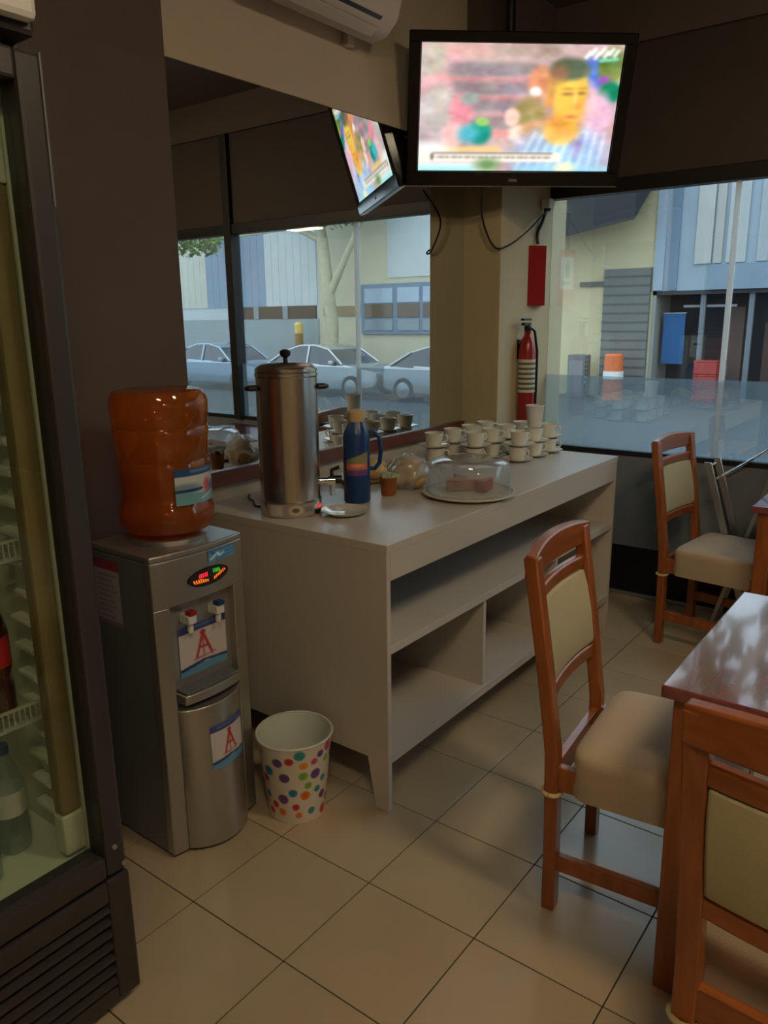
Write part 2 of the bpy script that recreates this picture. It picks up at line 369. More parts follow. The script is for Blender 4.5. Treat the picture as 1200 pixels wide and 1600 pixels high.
# oval display
def disp(U, V):
    p = Paint(U, V, (14, 6, 6))
    for k in range(7):
        p.rect(.10+.055*k, .55+.02*k*(k-3)*.3, .135+.055*k, .80, (255, 120, 20), .01)
        p.rect(.62+.045*k, .62-.055*k+.15*(k > 9), .65+.045*k, .82-.055*k, (255, 110, 10), .01)
    for k in range(5):
        p.rect(.24+.045*k, .24, .27+.045*k, .50, (255, 40, 60), .01)
        p.rect(.60+.04*k, .16, .622+.04*k, .42, (40, 190, 40), .01)
    return p.c
def oval(u, v):
    a, b = 2*u-1, 2*v-1
    y = a*math.sqrt(max(0, 1-b*b/2))*.072 + .018; z = .815 - b*math.sqrt(max(0, 1-a*a/2))*.024
    return (frontx(y, .018)+.004, y, z)
MB().loft([[(frontx(.018+.074*math.cos(t), .018)+dx, .018+.074*math.cos(t)*k, .815+.026*math.sin(t)*k) for t in np.linspace(0, 2*math.pi, 33)[:-1]] for dx, k in ((-.004, 1), (.003, 1))]).build('display_bezel', M['blackgloss'], wc)
grid('display', disp, oval, 72, 28, M['leds'], wc)
def st_head(U, V):
    p = Paint(U, V, (86, 150, 196)); p.rect(0, .0, 1, .16, (60,120,175)); p.line(.08, .75, .35, .35, .07, (225,232,236)); p.line(.35, .35, .42, .62, .07, (225,232,236)); p.line(.42, .62, .62, .42, .06, (225,232,236)); p.line(.62,.42,.95,.38,.05,(40,96,160)); p.line(.1, .2, .2, .3, .06, (30,80,140)); p.line(.3,.85,.9,.7,.05,(50,110,170)); return p.c
grid('maker_sticker', st_head, lambda u, v: (frontx(.02+.1*u, .018)+.002, .02+.1*u, .884-.034*v), 40, 16, M['paint'], wc)
def st_A(U, V):
    p = Paint(U, V, (206, 200, 202)); p.rect(-.1, .0, 1.1, .15, (52, 72, 138)); p.rect(.15, .055, .85, .095, (150,160,195), a=.5)
    R = (178, 52, 62)
    p.line(.50, .24, .34, .72, .035, R); p.line(.50, .24, .68, .72, .035, R); p.line(.42, .52, .60, .52, .03, R); p.line(.50, .36, .50, .70, .02, R); p.line(.28, .73, .74, .70, .022, (196,110,120)); p.ell(.5, .23, .06, .05, R)
    p.rect(-.1, .84, 1.1, 1.1, (96, 152, 190)); p.line(0, .86, .5, .80, .04, (24, 48, 108)); p.line(.5, .80, 1, .84, .03, (24,48,108)); return p.c
grid('sticker', st_A, lambda u, v: (XF-.0165, -.075+.17*u, .676-.15*v), 56, 48, M['paint'], wc)
grid('sticker', st_A, lambda u, v: (doorx(-.045+.13*u, .385-.135*v)+.002, -.045+.13*u, .385-.135*v), 56, 48, M['paint'], wc)
def st_side(U, V):
    p = Paint(U, V, (176, 170, 172)); p.rect(-.1, -.1, 1.1, .15, (150, 62, 78))
    for k in range(9): p.rect(.12, .22+.08*k, .88-.25*((k*37) % 10)/10, .245+.08*k, (132, 122, 130), .02)
    p.rect(-.1, .93, 1.1, 1.1, (150,120,130)); return p.c
grid('side_sticker', st_side, lambda u, v: (XB+.02+.115*u, -HW-.0015, .868-.19*v), 30, 50, M['paint'], wc)
MB().lathe([(.105, 0), (.108, .014), (.085, .017)], (-.002, .006, .906)).build('bottle_collar', M['silver'], wc)
# bottle
wb = thing('water_bottle', 'upturned orange translucent water bottle on the cooler', 'water bottle', (.368, .242, .923))
R0 = .134
prof = [(.04, .004), (.085, .006), (.118, .018), (.131, .045), (.131, .075), (.122, .098), (.118, .115), (.121, .16), (.123, .20), (.119, .213), (.124, .226), (.127, .27), (.129, .295), (.126, .303), (.130, .312), (.132, .36), (.131, .378), (.120, .398), (.09, .404), (.02, .398)]
MB().lathe(prof, seg=48).build('shell', M['orange'], wb)
MB().lathe([(.04, .008), (.085, .01), (.112, .022), (.124, .048), (.124, .075), (.115, .1), (.112, .115), (.116, .18), (.05, .181)], seg=40).build('water', glassy('orange_water', (.92, .60, .35), .0, diffuse=.06, dcol=(.8,.25,.05)), wb)
def lab(U, V):
    p = Paint(U, V, (200, 205, 200)); p.rect(-.1, -.1, 1.1, .2, (36, 78, 128)); p.rect(.3, .04, .9, .13, (130, 155, 185), a=.6)
    p.ell(.2, .55, .3, .14, (120,150,165), .4); p.line(0, .62, .55, .6, .05, (22, 48, 92)); p.ell(.1, .9, .5, .24, (96, 160, 172), .2)
    p.rect(-.1, .72, 1.1, 1.1, (112, 168, 182), .06); p.ell(.72, .55, .10, .2, (196, 78, 98), .4); p.ell(.9, .62, .12, .16, (90, 100, 150), .5); p.line(.55, .88, .95, .74, .03, (205,215,218)); return p.c
def labmap(u, v):
    a = math.radians(-26 + 66*u); rr = .1325 if False else .129
    return (rr*math.cos(a), rr*math.sin(a), .196-.098*v)
grid('label', lab, labmap, 48, 36, M['paintgloss'], wb)

# ------------------------------------------------------------------ waste bin
bn = thing('waste_bin', 'small white bin with colourful dots beside the cooler', 'bin', (.606, .468, 0))
BH, RB, RT = .27, .088, .117
dots = []
pal = [(196,44,56), (44,120,176), (222,110,30), (96,60,130), (198,70,120), (120,176,60), (40,140,150), (190,40,50), (232,150,50)]
rd = random.Random(11)
for k in range(400):
    a, z, r = rd.uniform(0, 2*math.pi), rd.uniform(.02, .25), rd.uniform(.011, .018)
    if all(min(abs(a-b), 2*math.pi-abs(a-b))*.1 > 0 and math.hypot(min(abs(a-b), 2*math.pi-abs(a-b))*.102, z-zz) > r+q+.004 for b, zz, q, c in dots): dots.append((a, z, r, pal[len(dots) % len(pal)]))
def binpaint(U, V):
    p = Paint(U, V, (214, 206, 192)); A = U*2*math.pi; Z = (1-V)*BH
    for a, z, r, c in dots:
        d = np.abs(A-a); d = np.minimum(d, 2*math.pi-d); q = np.hypot(d*.102, Z-z)/r
        p.lay(np.clip((1.08-q)/.16, 0, 1), c); p.lay(np.clip((.42-q)/.2, 0, 1)*.5, np.array(c)*.75)
    return p.c
def binmap(u, v):
    a = 2*math.pi*u; rr = RT+(RB-RT)*v; return (rr*math.cos(a), rr*math.sin(a), BH*(1-v))
grid('outer_wall', binpaint, binmap, 220, 90, M['paintgloss'], bn)
binw = mat('bin_inner', (206, 212, 202), .45, var=.02)
MB().lathe([(.0005, .008), (RB-.006, .008), (RT-.005, BH-.004), (RT-.004, BH)], seg=40, cap=False).build('inner_wall', binw, bn)
MB().loft([[((RT+dr)*math.cos(t), (RT+dr)*math.sin(t), BH+dz) for dr, dz in ((.001,-.004), (.004,-.001), (.001,.003), (-.004,.001))] for t in np.linspace(0, 2*math.pi, 49)], cap=False).build('rim', binw, bn)

# ------------------------------------------------------------------ drinks fridge
FX, FY = .806, -.262
fr = thing('drinks_fridge', 'tall dark glass-door drinks fridge at the left', 'fridge', (.45, -.60, 0))
def fl3(x, y, z): return (x-.45, y+.60, z)
def fbox(name, lo, hi, m, bevel=.003, parent=None): return MB().box(fl3(*lo), fl3(*hi)).build(name, m, parent or fr, bevel=bevel, smooth=False)
YL = -.93
M['fridgebody'] = mat('fridge_dark_body', (50,47,46), .4, var=.04)
M['fridgein'] = mat('fridge_liner', (206,212,196), .45, var=.03)
fbox('side_panel', (.12, FY-.03, 0.02), (.735, FY, 2.15), M['fridgebody'])
fbox('side_panel', (.12, YL, 0.02), (.735, YL+.03, 2.15), M['fridgebody'])
fbox('back_panel', (.10, YL, .02), (.13, FY, 2.15), M['fridgein'])
fbox('liner', (.13, FY-.05, .36), (.735, FY-.03, 1.97), M['fridgein'], 0)
fbox('liner', (.13, YL+.03, .36), (.735, YL+.05, 1.97), M['fridgein'], 0)
fbox('floor_panel', (.13, YL+.03, .33), (.735, FY-.03, .385), M['fridgein'])
fbox('roof_panel', (.12, YL+.03, 1.95), (.735, FY-.03, 2.15), M['fridgebody'])
# door
door = fbox('door', (.742, FY-.052, .345), (FX, FY-.004, 1.945), M['fridgebody'], .008)
fbox('door_frame', (.742, YL, .345), (FX, YL+.05, 1.945), M['fridgebody'], .006, fr)
fbox('door_frame', (.742, YL+.05, 1.895), (FX, FY-.052, 1.945), M['fridgebody'], .006, fr)
fbox('door_frame', (.742, YL+.05, .345), (FX, FY-.052, .395), M['fridgebody'], .006, fr)
fbox('door_glass', (.768, YL+.05, .395), (.774, FY-.052, 1.895), M['fridgeglass'], 0)
fbox('door_trim', (FX, FY-.010, 1.70), (FX+.003, FY-.006, 1.945), M['greyside'], .001)
fbox('lamp_cover', (.70, FY-.098, .49), (.738, FY-.052, 1.74), mat('lamp_cover_olive', (128,112,78), .5, var=.04), .008)
for z0, z1 in ((.395, .49), (1.74, 1.90)): fbox('lamp_cap', (.698, FY-.099, z0), (.738, FY-.051, z1), M['fridgein'], .006)
# header
fbox('header_box', (.60, YL, 1.968), (.80, FY-.004, 2.16), M['fridgebody'], .01)
fbox('header_panel', (.795, YL+.01, 1.985), (.826, FY-.012, 2.15), M['white'], .012)
# grille
fbox('grille_panel', (.14, YL, .03), (.785, FY, .335), M['fridgebody'], .01)
for k in range(7):
    z = .07+.031*k; MB().prism([(.784-.45, z), (.804-.45, z+.004), (.804-.45, z+.014), (.784-.45, z+.020)], 'y', YL+.05+.60, FY-.055+.60).build('grille_slat', M['fridgebody'], fr, smooth=False)
fbox('grille_post', (.784, FY-.055, .03), (.806, FY, .335), M['fridgebody'], .006); fbox('grille_post', (.784, YL, .285), (.806, FY-.055, .335), M['fridgebody'], .004); fbox('grille_post', (.784, YL, .03), (.806, FY-.055, .065), M['fridgebody'], .004)
for z in (.37, .42): MB().disc_lathe([(.006, 0), (.005, .004)], fl3(FX, FY-.03 if z > .4 else FY-.012, z-.01), (1, 0, 0)).build('screw_cap', M['silver'], fr)
# shelf rail with clips, shelves
fbox('shelf_rail', (.60, FY-.056, .40), (.63, FY-.05, 1.90), M['fridgein'], 0)
for k in range(22):
    fbox('shelf_clip', (.585, FY-.078, .45+.063*k), (.66, FY-.050, .468+.063*k), M['fridgein'], .006)
shelf_z = (.715, 1.06, 1.36, 1.66)
wire = mat('shelf_wire', (188,192,184), .35, .4, var=.02)
for z in shelf_z:
    mb = MB()
    for k in range(17): mb.box(fl3(.16, YL+.07+.0345*k, z), fl3(.69, YL+.076+.0345*k, z+.005))
    mb.box(fl3(.16, YL+.06, z-.006), fl3(.166, FY-.082, z)).box(fl3(.685, YL+.06, z-.006), fl3(.692, FY-.082, z))
    sh = mb.build('wire_shelf', wire, fr, smooth=False)
    mb = MB().box(fl3(.692, YL+.06, z+.030), fl3(.697, FY-.082, z+.036)).box(fl3(.692, YL+.06, z-.008), fl3(.697, FY-.082, z-.002))
    for k in range(46): mb.box(fl3(.693, YL+.065+.0113*k, z-.004), fl3(.696, YL+.068+.0113*k, z+.032))
    mb.build('shelf_front', wire, sh, smooth=False)
# bottles in the fridge
def bottle(name, label, x, y, z, h, r, body, capm, labcol, cat='bottle', group='bottles in the fridge'):
    t = thing(name, label, cat, (x, y, z), 0, group)
    MB().lathe([(r*.75, 0), (r, .012), (r, h*.25), (r*.94, h*.30), (r, h*.36), (r, h*.62), (r*.85, h*.72), (r*.42, h*.88), (r*.38, h*.95), (.001, h*.95)], seg=24).build('body', body, t)
    MB().lathe([(r*.42, h*.93), (r*.42, h), (.001, h)], seg=18).build('cap', capm, t)
    MB().lathe([(r*1.015, h*.38), (r*1.015, h*.60)], seg=24).build('label', labcol, t)
    return t
lr = mat('red_label', (176, 30, 40), .4); lb = mat('blue_label', (70, 120, 160), .4); lw = mat('white_label', (196,200,196), .5); capb = mat('blue_cap', (40,110,170), .4)
ZF = .385
bottle('soda_bottle', 'clear water bottle with pale label on fridge floor, nearest the hinge side', .60, -.405, ZF, .25, .037, M['water'], capb, lw)
bottle('soda_bottle', 'clear water bottle on fridge floor, nearest the glass', .66, -.50, ZF, .25, .037, M['water'], capb, lw)
bottle('soda_bottle', 'red-labelled cola bottle on the lowest wire shelf, front', .63, -.415, .722, .29, .041, M['cola'], M['red'], lr)
bottle('soda_bottle', 'red-labelled cola bottle on the lowest wire shelf, further left', .62, -.52, .722, .29, .041, M['cola'], M['red'], lr)
bottle('soda_bottle', 'pale blue labelled water bottle on the second wire shelf', .62, -.43, 1.067, .24, .036, M['water'], M['white'], lb)
bottle('soda_bottle', 'blue-labelled bottle with red cap on the third wire shelf', .60, -.415, 1.367, .24, .036, mat('dark_blue_drink', (30,44,70), .2), M['red'], lb)
bottle('soda_bottle', 'red-labelled bottle on the third wire shelf, further left', .60, -.52, 1.367, .24, .036, M['cola'], M['red'], lr)
bottle('soda_bottle', 'pink-labelled water bottle on the top wire shelf', .60, -.42, 1.667, .20, .034, M['water'], mat('pink_cap', (190,80,130), .4), lw)

# ------------------------------------------------------------------ air conditioner
ac = thing('air_conditioner', 'white wall-mounted split air conditioner above the mirror', 'air conditioner', (.004, 1.20, 2.55))
acm = mat('ac_plastic', (206,198,188), .45, var=.02)
prof = [(0, .05), (.06, 0), (.13, .012), (.185, .06), (.205, .12), (.205, .25), (.19, .285), (0, .285)]
MB().prism(prof, 'y', -.42, .42).build('casing', acm, ac, bevel=.008)
MB().prism([(.115, .006), (.178, .052), (.174, .056), (.112, .011)], 'y', -.36, .33).build('air_outlet', M['black'], ac)
MB().prism([(.118, -.004), (.150, .018), (.148, .022), (.116, .001)], 'y', -.36, .33).build('louvre', acm, ac)
MB().box((0, .30, -.02), (.03, .34, .05)).build('pipe_cover', acm, ac, bevel=.004, smooth=False)

# ------------------------------------------------------------------ television
BL = Vector((.012, 1.91, 2.074)); BR = Vector((.73, 2.526, 2.068))
W = (BR-BL).length; uu = (BR-BL).normalized(); nn = Vector((uu.y, -uu.x, 0)).normalized()
tilt = Vector((0, 0, .56))+nn*.17; HT = tilt.length
tv = thing('television', 'wide flat television high in the corner showing a football broadcast', 'television', BL)
rotm = Matrix((uu, tilt.normalized(), uu.cross(tilt).normalized())).transposed()
tv.rotation_euler = rotm.to_euler()      # local: x along the screen, y up the screen, z towards the room
bz = .048
mb = MB()
for lo, hi in (((0,0,-.03), (W,bz+.012,.012)), ((0,HT-bz*.85,-.03), (W,HT,.012)), ((0,bz,-.03), (bz,HT-bz*.8,.012)), ((W-bz,bz,-.03), (W,HT-bz*.8,.012))): mb.box(lo, hi)
mb.build('bezel', M['blackgloss'], tv, bevel=.004, smooth=False)
MB().box((.02, .02, -.09), (W-.02, HT-.02, -.028)).build('back_cover', M['black'], tv, bevel=.02, smooth=False)
MB().box((.0, -.004, -.025), (W, 0, .004)).build('lower_trim', M['silver'], tv, smooth=False)
def pic(U, V):
    p = Paint(U, V, (206, 172, 172))
    for k, y in enumerate((.19, .33, .47, .60)):
        p.rect(.14, y-.05, .60, y+.06, (152, 136, 142), .05); p.rect(.1, y+.07, .62, y+.115, (232, 140, 140), .03)
    p.rect(.16, .0, .7, .09, (186,160,152), .05); p.rect(.12, .0, .34, .12, (236,176,170), .06, .8)
    p.ell(.05, .12, .07, .12, (200,190,172)); p.ell(.08, .34, .08, .10, (236,176,176)); p.ell(.10, .58, .12, .26, (190,180,174)); p.ell(.06, .8, .12, .12, (196,176,182))
    p.ell(.21, .52, .06, .14, (232,150,160)); p.ell(.25, .42, .05, .05, (170,180,172)); p.ell(.17, .7, .06, .1, (238,190,186)); p.ell(.31, .69, .06, .09, (18,150,130)); p.ell(.25, .70, .05, .07, (90,190,200), .5); p.ell(.32, .6, .035, .035, (150,200,110))
    p.ell(.60, .28, .065, .12, (226,150,112)); p.ell(.58, .36, .03, .04, (244,236,236)); p.ell(.56, .56, .09, .16, (160,140,84)); p.ell(.52, .70, .06, .08, (244,214,200)); p.ell(.47, .56, .04, .07, (248,206,190)); p.ell(.62, .68, .1, .1, (206,150,110))
    p.ell(.86, .22, .07, .13, (90,120,220)); p.ell(.95, .16, .07, .14, (110,130,60)); p.ell(.96, .36, .06, .08, (0,128,80)); p.ell(.92, .26, .03, .03, (150,90,170)); p.ell(.91, .56, .07, .2, (232,186,206)); p.ell(.86, .5, .04, .2, (240,200,210))
    p.ell(.74, .88, .25, .24, (156,186,226))
    for k in range(9): p.line(.50+.055*k, 1.02, .60+.045*k, .68, .013, (226,234,244), .55)
    p.ell(.82, .80, .03, .08, (150,130,190), .6, .7); p.ell(.73, .66, .09, .12, (246,186,84))
    p.ell(.745, .34, .098, .19, (250,206,88), .14); p.ell(.755, .49, .074, .15, (250,200,84), .16)      # head and jaw
    p.ell(.652, .42, .020, .055, (238,160,80), .3); p.ell(.665, .34, .018, .14, (214,150,96), .6, .7)
    p.ell(.745, .185, .098, .085, (78,92,70), .25); p.ell(.69, .22, .045, .07, (160,110,84), .5, .8); p.ell(.80, .21, .04, .035, (92,100,76), .4, .8)
    p.ell(.825, .46, .022, .17, (236,172,78), .8, .6); p.ell(.745, .375, .032, .014, (150,104,64), .5, .75); p.ell(.812, .368, .022, .013, (150,104,64), .5, .75)
    p.ell(.745, .335, .036, .010, (170,120,60), .5, .6); p.ell(.815, .33, .024, .010, (170,120,60), .5, .6)
    p.ell(.792, .47, .020, .024, (232,150,66), .6, .8); p.ell(.785, .42, .009, .06, (255,226,130), .6, .7)
    p.ell(.775, .555, .032, .015, (214,112,84), .5, .8); p.ell(.775, .60, .03, .012, (234,170,80), .6, .6)
    p.ell(.71, .60, .05, .05, (226,150,70), .6, .7); p.ell(.73, .70, .07, .04, (236,170,84), .5, .8)
    rs = np.random.RandomState(4)                       # mottled crowd texture
    for n_, amp in ((9, 9), (22, 8), (48, 6)):
        q = rs.normal(0, 1, (n_, n_, 1))+.35*rs.normal(0, 1, (n_, n_, 3)); yi = p.V*(n_-1.001); xi = p.U*(n_-1.001); y0 = yi.astype(int); x0 = xi.astype(int); fy = (yi-y0)[..., None]; fx = (xi-x0)[..., None]
        nz = (q[y0, x0]*(1-fx)+q[y0, x0+1]*fx)*(1-fy)+(q[y0+1, x0]*(1-fx)+q[y0+1, x0+1]*fx)*fy
        p.c = p.c+nz*amp*np.clip(1.15-np.exp(-(((p.U-.75)/.1)**2+((p.V-.4)/.25)**2)), .15, 1)[..., None]
    p.rect(.0, .80, .42, .84, (242,206,128), .02, .9); p.ell(.06, .84, .10, .07, (250,250,250), .6); p.rect(-.1, .845, .74, .925, (246,238,224), .015)
    p.rect(.07, .852, .70, .860, (70,60,50), .006); p.ell(.07, .885, .006, .03, (70,60,50))
    for k in range(44):
        h = .010+.012*((k*7) % 5)/4; p.rect(.09+.0138*k, .885-h*.4, .097+.0138*k, .885+h*.7, (96,86,80), .005)
    p.rect(-.1, .93, .40, 1.1, (236,250,250), .04, .9); p.rect(-.1, .965, .30, 1.1, (120,220,222), .05, .6); p.ell(.36, .95, .06, .05, (110,150,90), .6); p.rect(.5,.955,1.1,1.1,(150,215,235),.04,.7); p.ell(.77,.97,.05,.04,(250,250,200),.6)
    for k, (x, y) in enumerate(((.815,.075), (.84,.05), (.86,.08), (.885,.045), (.905,.07), (.93,.05), (.955,.06))): p.line(x, y+.025, x+.018, y-.02, .012, (250,250,246))
    p.line(.89, .12, .97, .105, .014, (120,230,210))
    c = p.c                                     # broadcast softness of an overdriven picture
    for ax, r in ((1, 1), (1, 1), (0, 1)):
        q = np.pad(c, [(r, r) if a == ax else (0, 0) for a in range(3)], 'edge'); n = c.shape[ax]
        c = sum(np.take(q, range(k, k+n), axis=ax) for k in range(2*r+1))/(2*r+1)
    return np.clip(c*1.04+4, 0, 255)
grid('screen', pic, lambda u, v: (bz+.004+(W-2*bz-.008)*u, HT-bz*.85-.002-(HT-bz*1.85-.012-.004)*v, .003), 200, 124, M['screen'], tv)
grid('badge', lambda U, V: Paint(U, V, (58, 58, 60)).rect(.1, .2, .9, .8, (120,120,122)).c, lambda u, v: (W*.5-.02+.04*u, .030-.012*v, .0125), 8, 4, M['paint'], tv)
br = thing('television_bracket', 'black ceiling bracket holding the television', 'bracket', (.28, 2.34, ZC))
MB().box((-.07, -.07, -.02), (.07, .07, 0)).build('ceiling_plate', M['black'], br, bevel=.003, smooth=False)
MB().tube([(0, 0, -.01), (0, 0, -.62)], .022, 14).build('pole', M['black'], br)
vc = BL+uu*(W/2)+tilt*.5 - rotm.col[2]*.09 - Vector((.28, 2.34, ZC))
MB().tube([(0, 0, -.58), tuple(vc)], .018, 10).build('arm', M['black'], br)

def cable(name, label, pts, r=.004, n=8, m='black'):
    P = [Vector(q) for q in pts]; out = []
    for i in range(len(P)-1):
        a, b, c, d = P[max(i-1, 0)], P[i], P[i+1], P[min(i+2, len(P)-1)]
        for t in np.linspace(0, 1, n, endpoint=(i == len(P)-2)):
            out.append(.5*((2*b)+(c-a)*t+(2*a-5*b+4*c-d)*t*t+(3*b-3*c+d-a)*t**3))
    return tag(MB().tube(out, r, 8).build(name, M[m], None), label, 'cable')
cable('cable', 'black cable drooping from the television across the beige column', [(.17, 2.31, 2.12), (.12, 2.395, 1.98), (.18, 2.405, 1.84), (.235, 2.45, 1.84), (.240, 2.66, 1.93), (.235, 2.86, 2.04)], .0045)

# ------------------------------------------------------------------ fire extinguisher and sign
ex = thing('fire_extinguisher', 'red fire extinguisher hanging on the column by the window', 'fire extinguisher', (.258, 2.645, .93))
MB().lathe([(.036, 0), (.044, .012), (.044, .40), (.036, .45), (.016, .485), (.018, .50)], seg=28).build('cylinder', M['red'], ex)
MB().lathe([(.016, .50), (.02, .52), (.012, .54)], seg=16).box((-.01, -.055, .53), (.01, .02, .545)).box((-.01, -.06, .555), (.01, .02, .566)).build('valve', M['black'], ex, smooth=False)
MB().tube([(0, .015, .525), (.02, .04, .50), (.036, .042, .40), (.04, .035, .25), (.04, .03, .10)], .007, 10).build('hose', M['black'], ex)
def exlab(U, V):
    p = Paint(U, V, (206, 202, 178))
    for k in range(6): p.rect(.06, .1+.15*k, .94, .16+.15*k, (70, 74, 66), .02)
    return p.c
grid('label', exlab, lambda u, v: (.0452*math.cos(math.radians(-150+190*u)), .0452*math.sin(math.radians(-150+190*u)), .36-.17*v), 24, 40, M['paint'], ex)
MB().box((-.05, -.02, .36), (-.042, .02, .46)).build('wall_hook', M['black'], ex, smooth=False)
sg = thing('extinguisher_sign', 'red V-shaped fire extinguisher sign above the extinguisher', 'sign', (.208, 2.80, 1.56))
MB().prism([(0, -.075), (.062, 0), (.060, .004), (0, -.070)], 'z', 0, .30).build('sign_plate', M['red'], sg, smooth=False)
MB().prism([(.062, 0), (0, .085), (0, .08), (.058, 0)], 'z', 0, .30).build('sign_plate', M['red'], sg, smooth=False)
def sgp(U, V):
    p = Paint(U, V, (206, 30, 40)); p.rect(.12, .12, .88, .70, (225,230,232), .03); p.rect(.35, .26, .62, .5, (70,90,110), .03); p.rect(.42, .18, .55, .28, (70,90,110), .03); p.rect(.25, .56, .75, .62, (120,130,140), .03); return p.c
nv = Vector((.085, .062, 0)).normalized()*.0015
grid('sign_face', sgp, lambda u, v: (.062*(1-u)+nv.x, .085*u+nv.y, .30*(1-v)), 30, 50, M['paint'], sg)
sn = thing('motion_sensor', 'small white sensor box at the top of the column by the window', 'sensor', (.209, 2.87, 2.05))
MB().box((0, -.03, 0), (.05, .03, .05)).build('case', M['white'], sn, bevel=.008, smooth=False)
MB().lathe([(.02, 0), (.016, -.012), (.001, -.016)], (.026, 0, 0), seg=16).build('lens', M['black'], sn)
cable('cable', 'black cable running from the sensor down to the red sign', [(.235, 2.86, 2.05), (.222, 2.84, 1.98), (.218, 2.80, 1.92), (.222, 2.80, 1.87)], .009)

# ------------------------------------------------------------------ coffee urn
ur = thing('coffee_urn', 'tall stainless steel coffee urn with black handles', 'coffee urn', (.355, .755, .872))
MB().lathe([(.100, .0), (.103, .012), (.103, .05), (.100, .054), (.100, .452), (.103, .456), (.103, .466), (.098, .470)], seg=56).build('body', M['steel'], ur)
MB().lathe([(.101, .470), (.101, .480), (.085, .492), (.04, .499), (.001, .500)], seg=48).build('lid', M['steel'], ur)
MB().lathe([(.008, .498), (.007, .512), (.017, .520), (.018, .532), (.010, .538), (.001, .539)], seg=18).build('lid_knob', M['black'], ur)
hd = Vector((.62, .78, 0)).normalized()          # handles to either side as seen from the room
for s in (-1, 1):
    h = hd*s; t = Vector((-h.y, h.x, 0))
    pts = [h*.098+t*.030, h*.120+t*.028, h*.130+t*.012, h*.130-t*.012, h*.120-t*.028, h*.098-t*.030]
    MB().tube([(q.x, q.y, .418) for q in pts], .0075, 10).build('handle', M['black'], ur)
td = Vector((.75, .66, 0)).normalized()
tp = MB().disc_lathe([(.012, .095), (.012, .125), (.016, .127), (.016, .150), (.008, .152)], (0, 0, .105), tuple(td)).tube([tuple(td*.139+Vector((0,0,.10))), tuple(td*.139+Vector((0,0,.055)))], [.011, .008], 12).build('tap', M['chrome'], ur)
MB().tube([tuple(td*.139+Vector((0,0,.115))), tuple(td*.139+Vector((0,0,.14))), tuple(td*.165+Vector((0,0,.150)))], .007, 10).build('tap_lever', M['black'], tp)
MB().disc_lathe([(.014, .145), (.014, .172), (.001, .173)], (0, 0, .108), tuple(td)).build('tap_knob', M['black'], tp)
def ul(U, V):
    p = Paint(U, V, (150,140,128)); p.rect(.08, .1, .35, .9, (190,184,180), .03); p.ell(.6, .5, .14, .4, (200,190,160), .2); p.ell(.6, .5, .07, .2, (90,70,60), .3); p.rect(.78, .3, .95, .7, (120,112,110), .03); return p.c
grid('control_plate', ul, lambda u, v: (.1045*math.cos(math.radians(-95+95*u)), .1045*math.sin(math.radians(-95+95*u)), .049-.042*v), 40, 16, M['paintgloss'], ur)
MB().disc_lathe([(.006, .100), (.006, .108), (.001, .109)], (0, 0, .030), tuple((Vector((.95, .3, 0))).normalized())).build('indicator_lamp', emitter('indicator_red', (255, 60, 40), 1.0), ur)
cable('cable', 'black power cord of the urn on the worktop', [(.262, .74, .878), (.21, .73, .8775), (.15, .775, .8775), (.10, .80, .8775), (.06, .84, .8775)], .004)

# ------------------------------------------------------------------ small things on the counter
ZT = .8725
pl = thing('plate', 'small white plate in front of the urn', 'plate', (.525, .832, ZT))
MB().lathe([(.045, 0), (.050, .002), (.078, .014), (.080, .017), (.077, .017), (.048, .006), (.001, .005)], seg=40).build('dish', M['ceramic'], pl)
MB().lathe([(.046, -.0003), (.040, -.0003), (.040, .002), (.046, .002)], seg=32, cap=False).build('foot_ring', M['ceramic'], pl)

th = thing('thermos', 'dark blue thermos flask with carry handle', 'thermos', (.440, 1.004, ZT))
MB().lathe([(.043, 0), (.047, .006), (.047, .235), (.044, .25), (.032, .275), (.028, .285)], seg=36).build('body', M['blueplastic'], th)
MB().lathe([(.029, .285), (.030, .292), (.030, .318), (.022, .326), (.001, .327)], seg=28).build('cap', mat('beige_cap', (196,170,128), .5), th)
hd2 = Vector((.66, .75, 0)).normalized()
MB().tube([tuple(hd2*a+Vector((0,0,b))) for a, b in ((.040,.245), (.062,.25), (.082,.225), (.088,.18), (.082,.135), (.064,.115), (.044,.118))], .008, 10).build('handle', M['blueplastic'], th)
def tl(U, V):
    p = Paint(U, V, (142,136,100)); p.lay(np.clip((.30-V+.3*(1-U)-.12)/.05, 0, 1), (22,58,112)); p.rect(-.1, .58, 1.1, .76, (214,110,84), .04); p.ell(.5, .64, .3, .06, (240,160,120), .4); p.rect(-.1, .80, 1.1, 1.1, (110,70,130), .05); return p.c
grid('label', tl, lambda u, v: (.0476*math.cos(math.radians(-100+100*u)), .0476*math.sin(math.radians(-100+100*u)), .20-.10*v), 30, 40, M['paintgloss'], th)

bc = thing('sweetener_cup', 'small brown cup holding pale packets beside the thermos', 'cup', (.470, 1.150, ZT))
MB().lathe([(.026, 0), (.027, .003), (.033, .066), (.0345, .068), (.031, .066), (.025, .006), (.001, .005)], seg=28).build('cup_body', M['browncup'], bc)
pk = mat('packet_paper', (178,196,168), .6, var=.05)
for k in range(6):
    a = .5+k*1.05
    o = MB().box((-.014, -.0012, 0), (.014, .0012, .060)).build('packet', pk, None, smooth=False)
    tag(o, 'pale green sweetener packet standing in the small brown cup', 'packet', 'packets in the brown cup')
    o.location = (.470+.010*math.cos(a), 1.150+.010*math.sin(a), ZT+.022); o.rotation_euler = (.22*math.sin(a), .35*math.cos(a), a*1.7)

